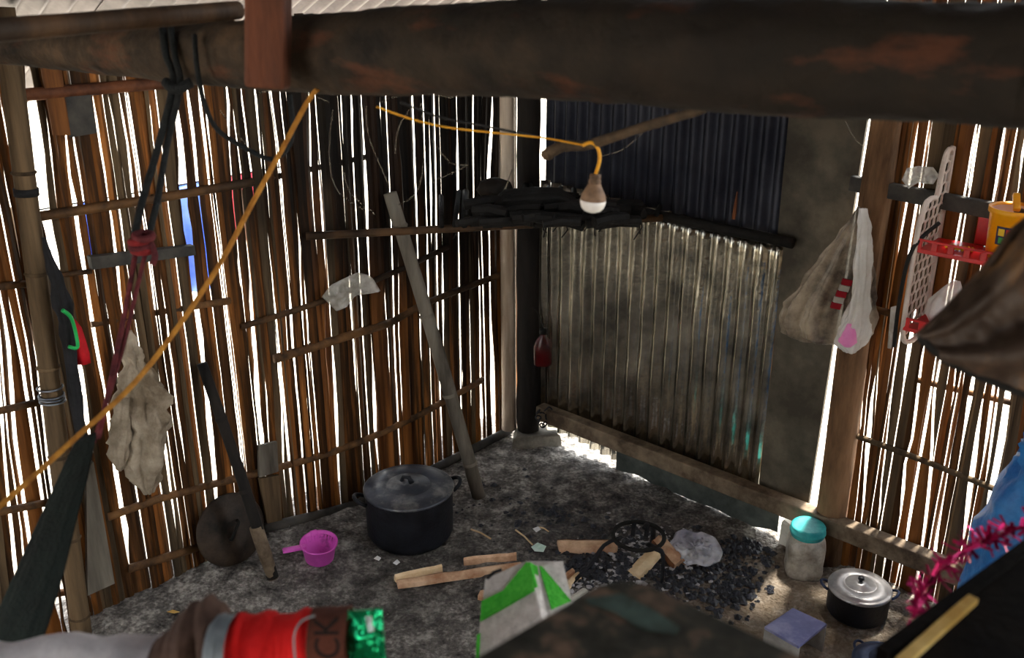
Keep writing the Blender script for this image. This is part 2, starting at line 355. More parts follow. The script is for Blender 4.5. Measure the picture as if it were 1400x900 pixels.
build(MB().grid(lambda u, v: (lerp(-60, 60, u), lerp(-60, 60, v), -.07), 2, 2), 'ground', 'outside', kind='structure', label='pale sunlit ground outside the hut')

# roof: corrugated sheets falling towards the left wall
def roofz(d): return 2.2 + .5*d
ceil = thing('ceiling', LW(0, 2.2), kind='structure', label='corrugated metal roof sloping down to the bamboo wall')
for k in range(7):
    a0 = -.5 + k*.8
    def rf(u, v, a0=a0, k=k):
        s = a0 + u*.83; d = lerp(-.75, 4.6, v); return LW(s, roofz(d) + .018*math.sin(2*math.pi*s/.085) + .004*(k % 2), d)
    build(MB().grid(rf, 88, 6), 'roof_sheet', 'roof_sheet', ceil, smooth=True, solid=.002)
for d in (.9, 2.2, 3.5):
    build(MB().tube([LW(-.4, roofz(d)-.05, d), LW(5.0, roofz(d)-.05, d)], .035), 'purlin', 'pole_dark', ceil, smooth=True)

# ------------------------------------------------------------------ bamboo walls, slat by slat
NZ = 26
def prof(points, S, zlist):                # (s, z, w) samples -> centre and half gap at each height
    pts = sorted(points, key=lambda q: q[1]); out = []
    for z in zlist:
        if z <= pts[0][1]:
            fade = max(0, 1-(pts[0][1]-z)/.07); out.append((pts[0][0], pts[0][2]*fade/2))
        elif z >= pts[-1][1]:
            fade = max(0, 1-(z-pts[-1][1])/.07); out.append((pts[-1][0], pts[-1][2]*fade/2))
        else:
            for a, b in zip(pts, pts[1:]):
                if a[1] <= z <= b[1]:
                    t = (z-a[1])/max(b[1]-a[1], 1e-6); out.append((lerp(a[0], b[0], t), lerp(a[2], b[2], t)/2)); break
    return out
def weave(root, fn, U, N, gaps, s0, s1, z0, ztop, mean, wmin, mats, fine):
    zl = [lerp(z0, ztop, k/(NZ-1)) for k in range(NZ)]
    bounds = []
    for g in gaps:
        pts = []
        for (x, y, w) in g:
            s, z, t = hit(x, y, U, N, 0); cosf = abs(ray(x, y).normalized().dot(N))
            pts.append((s, z, w*t/max(cosf, .4)*(.62 if x < 290 or x > 1100 else .5)))
        bounds.append(prof(pts, None, zl))
    bounds = [[(q[0]+rnd(-.0012, .0012), q[1]*rnd(.75, 1.2)) for q in b] for b in bounds]
    bounds.sort(key=lambda b: sum(q[0] for q in b))
    lines = [[(s0, 0)]*NZ] + bounds + [[(s1, 0)]*NZ]
    for i in range(1, len(lines)):         # keep the order at every height
        lines[i] = [(max(lines[i][k][0], lines[i-1][k][0]+.004), lines[i][k][1]) for k in range(NZ)]
    full = [lines[0]]
    for a, b in zip(lines, lines[1:]):
        wdt = sum(b[k][0]-a[k][0] for k in range(NZ))/NZ; n = max(1, round(wdt/mean*rnd(.8, 1.2)))
        cuts = sorted([(j+rnd(-.25, .25))/n for j in range(1, n)])
        for c in cuts:
            ph, am = rnd(0, 6.3), rnd(0, fine); fr = rnd(1.2, 3.5)
            full.append([(lerp(a[k][0], b[k][0], c)+.002*math.sin(zl[k]*2+ph), max(0, am*math.sin(fr*zl[k]+ph)*1.6-am*.6)/2-.0012) for k in range(NZ)])
        full.append(b)
    for a, b in zip(full, full[1:]):
        off = rnd(-.009, .009); th = rnd(.004, .008); zt = ztop+rnd(-.04, .05); zb = rnd(-.03, .0)
        rings = []; tw = rnd(-.003, .003); bow = rnd(-.006, .006)
        ok = False
        for k in range(NZ):
            l = a[k][0]+a[k][1]; r = b[k][0]-b[k][1]
            if r-l > wmin: ok = True
            if r-l < .0015: mid = (l+r)/2; l, r = mid-.0007, mid+.0007
            z = zl[k] + (zb if k == 0 else (zt-ztop if k == NZ-1 else 0)); o = off + bow*math.sin(3*zl[k])
            rings.append([fn(l, z, o-tw), fn(l, z, o-tw+th*.6), fn((l+r)/2, z, o+th*1.25), fn(r, z, o+tw+th*.6), fn(r, z, o+tw)])
        if ok: build(MB().quadstrip(rings), 'slat', random.choice(mats), root)

GL = [
 [(40,110,18),(43,150,27),(55,233,24),(60,285,20),(70,330,20),(78,379,15),(86,405,12),(97,455,12),(109,511,14),(120,583,10),(126,610,0)],
 [(69,189,4),(77,275,2)], [(77,180,3),(83,233,2)],
 [(91,178,3),(96,240,5),(103,278,8),(104,292,6),(110,330,9),(115,365,8),(121,394,8),(125,428,8),(130,461,6),(138,502,7),(147,558,8),(151,582,9),(154,616,7),(159,646,10),(165,690,14),(171,721,13),(175,761,8)],
 [(101,189,3),(114,276,2)], [(129,147,4),(137,196,4),(148,270,2),(151,290,5),(158,343,5),(161,368,5),(166,415,6)],
 [(149,142,3),(160,195,2)], [(164,143,5),(172,190,6),(178,235,7),(181,268,8)], [(174,140,4),(189,245,2)],
 [(204,140,4),(208,178,4),(213,225,3)],
 [(238,140,8),(243,175,12),(247,215,13),(250,275,12),(257,328,13),(260,350,10),(264,393,9),(269,428,9),(274,468,8),(277,497,6),(281,535,7),(288,600,10),(293,650,9),(295,690,3)],
 [(258,138,4),(266,200,4),(270,248,3)], [(273,138,5),(280,195,4),(286,250,3)], [(279,138,3),(285,190,3)],
 [(313,138,4),(313,195,4),(316,248,5)], [(322,170,3),(328,210,3),(331,245,4)], [(331,136,4),(339,197,3),(345,246,4)],
 [(349,138,6),(353,180,5),(356,215,3)], [(357,143,3),(365,237,4)], [(370,137,4),(380,208,2),(385,265,4)],
 [(382,137,4),(388,195,3)], [(393,138,4),(398,195,3),(404,250,3),(406,272,3)], [(423,142,2),(424,230,2)],
 [(440,215,3),(442,250,6),(444,290,9),(446,312,7),(447,330,7),(448,358,5),(447,390,3),(443,415,3),(444,455,3),(445,490,4),(449,530,3),(451,587,3)],
 [(466,138,3),(467,168,3)], [(480,142,2),(481,205,1.5)],
 [(496,198,2),(498,240,5),(500,290,7),(500,302,6),(501,322,4),(503,365,2)],
 [(165,292,3),(171,340,2)], [(207,372,2),(210,412,2)],
 [(217,363,3),(223,412,5),(227,437,6),(230,470,4),(236,510,5),(239,545,4),(244,575,4),(248,600,3)],
 [(216,570,4),(225,607,6),(230,650,7),(236,690,6),(238,712,3)],
 [(293,283,3),(302,345,4),(303,370,6),(306,400,7),(309,421,8),(312,460,9),(321,540,8),(332,628,8)],
 [(320,270,6),(323,315,5),(325,355,4),(329,390,4)],
 [(333,260,5),(337,301,5),(339,339,4),(341,360,5),(343,385,5),(344,412,8),(350,490,9),(352,540,10),(359,607,10)],
 [(380,438,3),(383,481,4)], [(392,434,3),(394,477,4)], [(397,423,3),(399,468,3)],
 [(409,337,4),(409,370,3),(410,385,3),(412,432,3)], [(415,399,4),(418,440,6),(419,468,5),(420,484,4),(423,523,3)],
 [(454,480,2),(456,501,4),(459,560,6),(461,610,5),(463,660,3)],
 [(480,402,5),(484,448,4),(486,480,5),(488,528,3)], [(511,510,3),(512,547,7),(513,592,6),(517,630,3)],
 [(385,500,4),(387,533,3),(387,560,4),(389,645,3)], [(364,533,3),(368,605,3)], [(371,490,2),(377,600,4)], [(433,656,3),(434,690,8)],
 [(468,322,3),(469,376,2)],
 [(526,404,5),(527,433,4),(529,445,4),(533,525,3)], [(543,372,3),(544,424,2),(543,441,2.5),(548,554,2.5)],
 [(555,440,2),(557,505,3),(559,557,5),(561,580,4),(564,638,2)], [(586,358,3),(587,405,2)], [(605,362,2),(606,400,5),(607,455,2)],
 [(575,437,4),(576,480,3)], [(594,500,3),(597,548,5),(597,585,3),(599,625,6),(601,643,5)],
 [(615,338,2),(617,398,2),(619,480,2)], [(630,467,3),(631,500,6),(631,535,6),(631,556,3)], [(583,620,2),(583,640,4)], [(618,610,4),(619,640,6)],
 [(653,135,4),(652,172,3),(654,323,2),(656,383,5),(658,470,6),(658,513,5),(659,560,8),(660,615,7)],
 [(671,150,3),(668,200,8),(665,245,10),(668,330,1),(670,432,2),(672,470,6),(673,510,9),(674,578,10),(675,612,5)],
 [(638,160,2),(639,258,2)], [(625,185,2),(625,240,6),(625,270,4)], [(588,208,2),(589,250,6),(589,278,6),(590,330,3)],
 [(543,192,3),(546,225,4),(549,285,5)], [(520,148,4),(521,178,3)],
 [(691,150,2),(691,315,5),(692,400,6),(693,480,6),(694,550,5)],
 [(-8,430,4),(3,600,5),(18,760,5),(28,860,5)], [(-2,440,4),(11,598,5),(28,720,5),(40,830,5)], [(2,410,2),(11,462,6),(21,600,5),(40,735,4),(52,830,5)],
 [(18,440,3),(27,482,5),(45,600,5),(62,720,4),(78,830,8)], [(34,465,2),(53,600,2),(66,700,3),(90,850,8)], [(39,440,2),(48,482,5),(61,600,5),(72,680,4)],
 [(55,480,2),(67,553,3),(81,668,4),(92,760,4)], [(12,265,3),(22,320,3)], [(27,280,3),(40,380,2)],
]
wall_l = thing('wall_left', LW(0, 0), kind='structure', label='wall of upright split bamboo slats with light shining through')
weave(wall_l, LW, UL, NL, GL, .015, 2.86, 0, 2.10, .030, .004, ['bamboo', 'bamboo', 'bamboo_warm', 'bamboo', 'bamboo_grey'], .0015)
weave(wall_l, LW, UL, NL, [], 2.86, 4.2, 0, 2.10, .05, .004, ['bamboo', 'bamboo_warm'], .012)
def rail(root, fnP, pts, r, off, mat='rail', flat=1.0, name='rail'):
    P = [fnP(x, y, off) for x, y in pts]
    if len(P) > 2: P = smooth_path(P, 12)
    return build(MB().tube(P, r, 8, flat=flat), name, mat, root, smooth=True)
for pts, r, off, mt in (
    ([(47,297),(190,275),(345,249)], .017, .012, 'rail'), ([(345,249),(500,215)], .012, -.012, 'rail'),
    ([(70,378),(125,371)], .009, .012, 'rail'), ([(125,444),(230,425),(312,413)], .012, -.010, 'rail'), ([(263,419),(314,411)], .014, .012, 'rail'),
    ([(330,447),(440,412),(553,366),(612,338)], .013, .016, 'rail'), ([(375,491),(535,441)], .020, .008, 'rail'), ([(535,441),(589,412),(697,371)], .016, .016, 'rail'),
    ([(148,707),(231,678),(355,646),(464,615),(564,572),(660,519)], .016, .006, 'rail'), ([(362,722),(500,686),(600,638),(697,588)], .022, .03, 'dark_board'),
    ([(176,778),(272,748)], .017, .012, 'rail'), ([(-60,575),(62,548)], .014, .02, 'rail'), ([(-60,712),(66,687)], .014, .02, 'rail'), ([(-60,398),(47,387)], .013, .016, 'rail'),
    ([(20,131),(160,119),(242,112)], .020, .02, 'rail_red'), ([(-60,837),(142,800)], .014, -.02, 'rail')):
    rail(wall_l, PL, pts, r, off, mt)
# boards patched onto the bamboo wall
def wall_board(root, fnP, quad, off, th, mat, N, name='board'):
    P = [fnP(x, y, off) for x, y in quad]; Q = [p - N*th for p in P]
    m = MB(); m.v = P+Q; m.f = [(0, 1, 2, 3), (7, 6, 5, 4), (0, 4, 5, 1), (1, 5, 6, 2), (2, 6, 7, 3), (3, 7, 4, 0)]
    return build(m, name, mat, root)
for q, off, th, mt in (([(88,133),(124,129),(133,182),(97,188)], .03, .014, 'dark_board'), ([(124,352),(266,336),(268,349),(127,369)], .05, .03, 'dark_board'),
    ([(354,610),(379,604),(381,645),(355,653)], .035, .014, 'grey_wood'), ([(355,655),(382,650),(386,712),(366,718)], .035, .014, 'bamboo_grey'),
    ([(118,640),(128,632),(157,798),(120,815)], .035, .018, 'grey_wood'), ([(56,92),(84,92),(97,185),(73,185)], .03, .008, 'bamboo_warm')):
    wall_board(wall_l, PL, q, off, th, mt, NL)

# ------------------------------------------------------------------ right wall: corrugated sheets, board, sill, bamboo
wall_r = thing('wall_right', RW(0, 0), kind='structure', label='wall of corrugated metal, grey board and bamboo slats')
def sheet(name, s0, s1, zb, zt, off, mat, pitch=.068, dent=.004, seed=0):
    nu = int((s1-s0)/pitch*8)
    def f(u, v):
        s = lerp(s0, s1, u); z = lerp(zb(s), zt(s), v)
        o = off + .014*math.sin(2*math.pi*s/pitch) + dent*nz(s*6, z*2.5, seed) + dent*1.2*max(0, nz(s*14, z*6, seed+4))
        return RW(s, z, o)
    return build(MB().grid(f, nu, 16), name, mat, wall_r, smooth=True, solid=.0015)
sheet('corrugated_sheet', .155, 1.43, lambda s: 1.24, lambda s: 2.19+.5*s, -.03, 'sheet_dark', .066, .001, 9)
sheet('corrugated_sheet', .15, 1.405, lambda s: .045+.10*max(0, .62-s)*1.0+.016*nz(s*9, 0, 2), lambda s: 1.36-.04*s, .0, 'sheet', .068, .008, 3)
wall_board(wall_r, PR, [(1082,120),(1192,120),(1105,690),(1028,690)], -.005, .016, 'panel_board', NR, 'board')
gb = MB().box(RW(1.53, 2.55, -.03), (.27, .015, 1.1), UR); build(gb, 'board', 'panel_board', wall_r)
def fs(u, v):
    s = lerp(.66, 1.52, u); return RW(s, lerp(.015+.03*nz(s*7, 3, 1), .17, v), .022+.006*nz(s*5, v*2, 7))
build(MB().grid(fs, 24, 4), 'metal_skirt', 'skirt', wall_r, solid=.002)
sp0, sp1 = RW(.17, .165, .05), RW(3.2, .165, .05)
b0, b1 = PR(738, 562, .06), PR(1312, 785, .06)
build(MB().beam(b0, b0 + (b1-b0)*1.5, .065, .075), 'sill_beam', 'sill', wall_r, bevel=.006)
build(MB().tube([PR(845, 283, .03), PR(1084, 333, .03)], .022, 8), 'rail', 'soot_black', wall_r, smooth=True)
GR = [
 [(1255,180,4),(1247,226,7),(1242,270,7),(1230,337,4)], [(1272,167,4),(1268,212,3)], [(1338,173,8),(1328,240,9)], [(1373,180,5),(1363,245,5)], [(1400,190,6),(1394,245,8)],
 [(1229,185,1.5),(1217,250,2)], [(1206,323,3),(1188,414,3)], [(1255,270,3),(1243,345,3)],
 [(1190,440,2),(1188,457,3),(1185,510,5),(1180,550,6),(1178,585,5)], [(1193,540,4),(1188,590,9),(1186,612,9),(1180,697,4)], [(1200,505,2),(1197,570,4)],
 [(1228,460,5),(1222,500,5),(1217,555,3),(1206,652,4),(1203,697,4)], [(1247,455,9),(1241,490,6),(1239,508,3)],
 [(1260,493,3),(1254,540,5),(1247,600,4),(1237,630,4),(1233,690,4)], [(1272,522,3),(1265,570,9),(1256,630,12),(1249,690,8),(1241,735,5)],
 [(1290,440,4),(1283,480,5),(1277,540,4),(1275,630,4),(1263,735,4)], [(1308,497,6),(1304,540,4)], [(1320,505,5),(1317,530,3)], [(1336,470,4),(1332,511,6),(1325,550,7),(1316,610,3)],
 [(1295,650,2),(1285,690,3),(1281,750,8)], [(1342,560,3),(1334,620,9),(1329,655,10),(1321,722,4)], [(1358,525,5),(1353,570,5),(1347,616,4)], [(1365,531,5),(1356,600,5),(1350,648,4)],
 [(1382,500,8),(1378,536,10),(1371,590,12),(1360,650,12),(1354,676,8),(1346,730,4)], [(1230,770,4),(1225,795,4)], [(1250,775,4),(1246,800,4)], [(1210,765,4),(1207,785,4)],
]
weave(wall_r, RW, UR, NR, GR, 1.775, 2.45, -.02, 2.75, .030, .004, ['bamboo', 'bamboo_warm', 'bamboo_grey', 'bamboo'], .0022)
weave(wall_r, RW, UR, NR, [], 2.45, 3.3, -.02, 2.75, .045, .004, ['bamboo', 'bamboo_warm'], .010)
rail(wall_r, PR, [(1132,582),(1220,614),(1288,640),(1420,693)], .012, .014, 'bamboo_grey')
rail(wall_r, PR, [(1183,419),(1218,429)], .014, .02, 'rail')
build(MB().beam(PR(1163, 250, .035), PR(1420, 300, .035), .03, .055), 'rail', 'dark_board', wall_r, bevel=.004)
rail(wall_r, PR, [(1255,520),(1420,560)], .012, -.016, 'rail')

# ================================================================== POSTS AND BEAMS
def log_post(name, pts, rr, mat, label, cat='post', n=12, jit=.05, flat=1.0):
    P = smooth_path(pts, 16); R = [lerp(rr[0], rr[1], k/16)*(1+.05*nz(k*.6, rr[0]*40)) for k in range(17)]
    return build(MB().tube(P, R, n, jit=jit, flat=flat), name, mat, loc=pts[0], smooth=True, label=label, cat=cat)
log_post('corner_post', [V(.082, 4.50, .07), V(.078, 4.50, 1.0), V(.072, 4.505, 2.17)], (.058, .052), 'black_post', 'soot-black round post in the corner beside the metal wall')
log_post('pale_post', [V(-.015, 4.52, .06), V(-.02, 4.52, 1.2), V(-.025, 4.52, 2.13)], (.038, .034), 'pale_post', 'pale stripped post between the bamboo wall and the black corner post', jit=.03)
log_post('bark_post', [RW(1.745, -.02, .02), RW(1.74, 1.0, .025), RW(1.75, 2.1, .025), RW(1.755, 2.85, .025)], (.062, .05), 'bark_post', 'rough brown bark post between the grey board and the bamboo slats')
a, b = PL(112, 868, .075), PL(14, 88, .075)
log_post('bamboo_post', [a + V(0, 0, .0), a.lerp(b, .5), b + (b-a)*.08], (.034, .033), 'bamboo_grey', 'upright bamboo pole bound with wire in front of the bamboo wall', jit=.02)
bp_ = [o for o in col.objects if o.name == 'bamboo_post'][0]
for t in (.04, .2, .36, .52, .68, .84): build(MB().lathe([(.034, -.006), (.039, 0), (.034, .006)], a.lerp(b, t), 12, b-a, cap=False), 'node_ring', 'bamboo_grey', bp_, smooth=True)
tb = a.lerp(b, .46)
for k, dz in enumerate((0, .012, .022, .05)): build(MB().torus(tb+V(0, 0, dz), .039, .0035, (b-a)+V(rnd(-.1, .1), rnd(-.1, .1), 0), 20), 'binding_wire', 'wire_steel', bp_, smooth=True)
build(MB().lathe([(.037, -.012), (.037, .012)], a.lerp(b, .81), 14, b-a), 'dark_tape', 'black_cloth', bp_, smooth=True)

# the big smoke-stained tie beam
BP = [(1560, 100, 1.24, 178), (1400, 92, 1.30, 165), (1200, 82, 1.41, 158), (1000, 77, 1.506, 152), (800, 70, 1.63, 135), (620, 68, 1.78, 122), (450, 74, 1.93, 106), (330, 75, 2.06, 92), (200, 71, 2.23, 72), (90, 66, 2.38, 58), (0, 62, 2.5, 50), (-80, 60, 2.62, 46)]
pts = [W(x, y, c) for x, y, c, t in BP]; rad = [px(t, c)/2 for x, y, c, t in BP]
pts = [pts[0] + (pts[0]-pts[3]).normalized()*1.5] + pts; rad = [rad[0]] + rad; BP = [None] + BP
P = smooth_path(pts, 165); R = []
for k in range(166):
    t = k/165*(len(BP)-1); i = min(int(t), len(BP)-2); R.append(lerp(rad[i], rad[i+1], t-i))
lm = MB(); rings = []
for i, p in enumerate(P):
    t = (P[min(i+1, 165)]-P[max(i-1, 0)]).normalized(); A = t.cross(V(0, 0, 1)).normalized(); B = t.cross(A)
    rings.append([p + (A*math.cos(q)+B*math.sin(q))*R[i]*(1+.07*nz(p.x*7+math.cos(q)*1.6, p.y*7, math.sin(q)*1.6)+.05*nz(p.x*22, p.y*22+math.cos(q)*4, math.sin(q)*4)+.03*nz(p.x*60, p.y*60+math.cos(q)*9, math.sin(q)*9)) for q in (2*math.pi*k/40 for k in range(40))])
lm.quadstrip(rings)
beam = build(lm, 'roof_beam', 'log', loc=P[80], smooth=True, label='massive smoke-stained tree trunk beam spanning the hut under the roof', cat='beam')
p0, p1 = W(368, -60, 1.80), W(366, 121, 1.86)
build(MB().beam(p1, p0 + (p0-p1)*.8, .075, .07, V(0, 1, 0)), 'hanging_post', 'red_post', loc=p1, bevel=.008, label='short squared reddish post nailed to the front of the trunk beam', cat='post')
p0, p1 = W(-60, 46, 1.56), W(326, 14, 2.0)
log_post('roof_pole', [p0, p0.lerp(p1, .5), p1], (.0195, .0185), 'pole_dark', 'slim dark pole lying across the trunk beam beside the reddish post', 'pole', jit=.02)

# unseen house walls, added to cut the light from behind; openings admit some
wb = thing('added_wall_back', LW(5.0, 0), kind='structure', label='added unseen boarded house wall with an opening, dimming the hut')
for k in range(22):
    d = .05+k*.21
    zb = 2.5 if 1.2 < d < 2.3 else 0
    build(MB().box(LW(5.0, (zb+roofz(d)-.06)/2, d+.1), (.02, .205, roofz(d)-.06-zb), UL), 'board', 'platform', wb)
ws = thing('added_wall_side', LW(0, 0, 4.5), kind='structure', label='added unseen boarded wall on the house side, dimming the hut')
for k in range(24):
    q = .02+k*.21
    zb, zt = (1.0, 2.2) if 2.4 < q < 3.6 else (0, 0)
    if zb: build(MB().box(LW(q+.1, zb/2, 4.5), (.205, .02, zb), UL), 'board', 'platform', ws)
    build(MB().box(LW(q+.1, (zt+4.3)/2, 4.5), (.205, .02, 4.3-zt), UL), 'board', 'platform', ws)

# raised floor behind the viewer's ledge (below the frame)
pf = thing('raised_floor', V(0, 0, 0), kind='structure', label='raised plank floor of the house overlooking the kitchen')
for k in range(16):
    x0 = -2.7+k*.34; y1 = 1.10 if x0 < .4 else min(1.10+(x0-.36)*.95, 1.9)
    build(MB().box(((x0+.165), (y1-1.6)/2, .93), (.33, y1+1.6, .04)), 'plank', 'platform', pf)
for x, y in ((-2.4, .9), (-.9, .95), (.7, 1.2), (2.2, 1.5), (-2.4, -1.4), (0, -1.4), (2.2, -1.4)):
    build(MB().tube([V(x, y, -.05), V(x, y, .91)], .05), 'floor_post', 'pole_dark', pf, smooth=True)

# ================================================================== HEARTH AND FLOOR THINGS
def onf(x, y, dz=0.0):
    p = PF(x, y, 0); p = PF(x, y, zf(p.x, p.y)+dz); return p
def ear(mb, c, out, r, th, up=.55):        # loop handle of a pot
    out = out.normalized(); side = out.cross(V(0, 0, 1)); d = (out + V(0, 0, up)).normalized()
    pts = [c + side*r*math.cos(a) + d*r*1.25*math.sin(a) for a in (math.pi*k/12 for k in range(13))]
    return mb.tube(pts, th, 8)
def cooking_pot(c, r, h, label, ears, lid_mat, ear_mat, knob='strap'):
    t = thing('cooking_pot', c, label, 'pot')
    build(MB().lathe([(.01, 0), (r*.80, 0), (r*.9, h*.05), (r*.965, h*.16), (r*.975, h*.9), (r*1.0, h*.97), (r*1.0, h), (r*.95, h), (r*.93, h*.3), (.01, h*.28)], c, 40), 'pot_body', 'pot', t, smooth=True)
    top = c + V(0, 0, h)
    lid = build(MB().lathe([(r*1.0, -.004), (r*1.01, .002), (r*.97, .008), (r*.90, .006), (r*.88, .010), (r*.52, .018), (r*.50, .014), (r*.47, .019), (r*.26, .022), (r*.24, .026), (.002, .027)], top, 44), 'lid', lid_mat, t, smooth=True)
    if knob == 'strap': build(MB().tube([top+V(-.03, .012, .026), top+V(-.022, .01, .046), top+V(.004, -.002, .05), top+V(.014, -.006, .026)], [.009, .008, .010, .013], 8), 'lid_handle', 'pot', lid, smooth=True)
    else: build(MB().lathe([(.007, .02), (.006, .032), (.012, .038), (.011, .046), (.003, .048)], top, 14), 'lid_knob', 'pot', lid, smooth=True)
    for e in ears: build(ear(MB(), c+V(0, 0, h*.84)+e.normalized()*r*.97, e, r*.22, r*.045), 'handle', ear_mat, t, smooth=True)
    return t
z0 = zf(-.44, 3.65)
cooking_pot(V(-.44, 3.65, z0), .192, .235, 'large soot-black cooking pot with a flat lid beside the pink dipper', [V(-1, -.25, 0), V(1, .45, 0)], 'pot_lid', 'pot')
cooking_pot(V(1.315, 3.10, zf(1.315, 3.10)), .116, .115, 'small black cooking pot with a bright ringed lid near the teal-lidded jar', [V(-1, .35, 0), V(1, -.2, 0)], 'bright_lid', 'blue_iron', 'knob')
p = PF(1208, 908, .09)
cooking_pot(V(p.x, p.y, zf(p.x, p.y)), .105, .09, 'cooking pot with a dull blue-grey lid half hidden by the dark chest', [V(-.45, .9, 0), V(.45, -.9, 0)], 'blue_iron', 'blue_iron', 'knob')

# pink dipper
c = onf(437, 764); dip = thing('dipper', c, 'pink plastic water dipper with a short handle on the earth floor', 'dipper')
ax = V(.05, -.10, 1).normalized()
build(MB().lathe([(.01, 0), (.052, 0), (.058, .006), (.070, .078), (.077, .082), (.077, .087), (.071, .086), (.066, .07), (.054, .012), (.01, .010)], c, 32, ax), 'bowl', 'pink', dip, smooth=True)
build(MB().lathe([(.067, .074), (.0535, .0125), (.004, .0112)], c, 28, ax, cap=False), 'dirty_inside', 'pink_dirty', dip, smooth=True)
h0 = c + ax*.075; hd = V(-.95, -.30, -.02).normalized()
build(MB().beam(h0+hd*.05, h0+hd*.145, .024, .014, ax), 'handle', 'pink', dip, bevel=.004)
build(MB().beam(h0+V(-.03, .06, .0), h0+V(-.035, .068, .022), .03, .012), 'spout_tab', 'pink', dip, bevel=.004)

# battered round lid leaning on the bamboo wall
c = PL(316, 722, .075); ax = (NL + V(0, 0, .28)).normalized(); r = .148
t = thing('round_lid', V(c.x, c.y, zf(c.x, c.y)), 'battered black round lid leaning against the bamboo wall', 'lid')
c.z = zf(c.x, c.y) + r*.96
build(MB().lathe([(.002, -.006), (r*.97, -.010), (r, -.004), (r*.97, .004), (r*.86, .002), (r*.80, .010), (r*.4, .014), (.002, .014)], c, 44, ax), 'disc', 'old_lid', t, smooth=True)
sd_ = UL*-.5 + V(0, 0, .8)
build(MB().tube([c+sd_*-.045+ax*.014, c+sd_*-.04+ax*.034, c+sd_*.04+ax*.034, c+sd_*.045+ax*.014], .007, 8), 'handle', 'soot_black', t, smooth=True)

# poles leaning on the bamboo wall
def leaning(name, a, b, r0, r1, mat, label, rings=(), ring_mat=None, flat=.8):
    t = thing(name, a, label, 'pole')
    build(MB().tube(smooth_path([a, a.lerp(b, .5)+V(.006, 0, .004), b], 10), [lerp(r0, r1, k/10) for k in range(11)], 12, flat=flat), 'shaft', mat, t, smooth=True)
    for q in rings:
        rr = lerp(r0, r1, q)*1.03; build(MB().lathe([(rr*.98, -.008), (rr*1.09, 0), (rr*.98, .008)], a.lerp(b, q)+V(.003, 0, .002), 14, b-a, cap=False), 'node_ring', mat, t, smooth=True)
    return t
a = onf(655, 680); leaning('leaning_pole', a, PL(533, 264, .055), .032, .029, 'grey_wood', 'pale grey bamboo pole leaning in front of the bamboo wall behind the large pot', (.12, .36, .62, .9))
a = onf(373, 790); b = PL(276, 497, .05); t = leaning('leaning_pole', a, b, .024, .020, 'black_post', 'dark stick with a worn brown foot leaning beside the battered round lid', (.42, .75), flat=.9)
build(MB().tube([a+(b-a)*-.004, a.lerp(b, .12), a.lerp(b, .25)], [.022, .0275, .0268], 12, flat=.95), 'worn_foot', 'sill', t, smooth=True)

# split firewood
def billet(a, b, w, h, mat, label, bark=None, name='firewood'):
    U = (b-a).normalized(); S = U.cross(V(0, 0, 1)).normalized(); base = (a+b)/2
    m = MB(); n = 6; rings = []
    for k in range(n+1):
        q = k/n; c = a.lerp(b, q); e = 1+.14*nz(q*5, w*80, h*30); ww, hh = w*e/2*(1 if 0 < k < n else .96), h*e
        j = .12*w*nz(q*6, h*90, 2)
        rings.append([c+S*(-ww+j), c+S*(-ww*.8+j)+V(0, 0, hh*.55), c+S*(ww*.1)+V(0, 0, hh), c+S*(ww*.9+j)+V(0, 0, hh*.75), c+S*(ww+j)])
    m.quadstrip(rings); o = build(m, name, mat, loc=V(base.x, base.y, a.z), label=label, cat='firewood', group='firewood round the hearth')
    if bark:
        bm = MB().quadstrip([[r[0]-S*.002, r[1]-S*.002+V(0, 0, .001), r[1]-S*.005, r[0]-S*.005] for r in rings]); build(bm, 'bark', bark, o)
    return o
billet(onf(543, 801), onf(712, 776), .05, .028, 'wood_split', 'long pinkish split log lying before the large black pot')
billet(onf(540, 795, .004), onf(604, 781, .004), .022, .034, 'wood_pale', 'narrow pale split stick lying against the long pinkish log')
billet(onf(634, 772), onf(706, 765), .02, .035, 'wood_split', 'thin splintery stick behind the far end of the long pinkish log')
billet(onf(763, 750), onf(842, 750), .075, .04, 'wood_split', 'thick brown split log lying left of the iron ring stand', 'wood_bark')
a, b = onf(866, 788), onf(894, 758, .03); billet(a, b, .075, .022, 'wood_pale', 'pale flat split log propped under the iron ring stand')
a, b = onf(929, 776), onf(899, 742, .03); billet(a, b, .06, .035, 'wood_split', 'brown-edged split log beside the clear plastic sheet', 'wood_bark')
billet(onf(657, 816), onf(690, 822), .06, .03, 'wood_split', 'split log end poking out behind the striped towel')
billet(onf(772, 806), onf(790, 790), .035, .03, 'wood_pale', 'yellowish short split log between the towel and the hearth')
billet(onf(768, 796), onf(782, 785), .03, .03, 'wood_split', 'short pinkish split log between the towel and the hearth')
billet(onf(779, 822), onf(800, 808), .03, .012, 'stone_white', 'flat ash-white wood piece at the edge of the hearth')

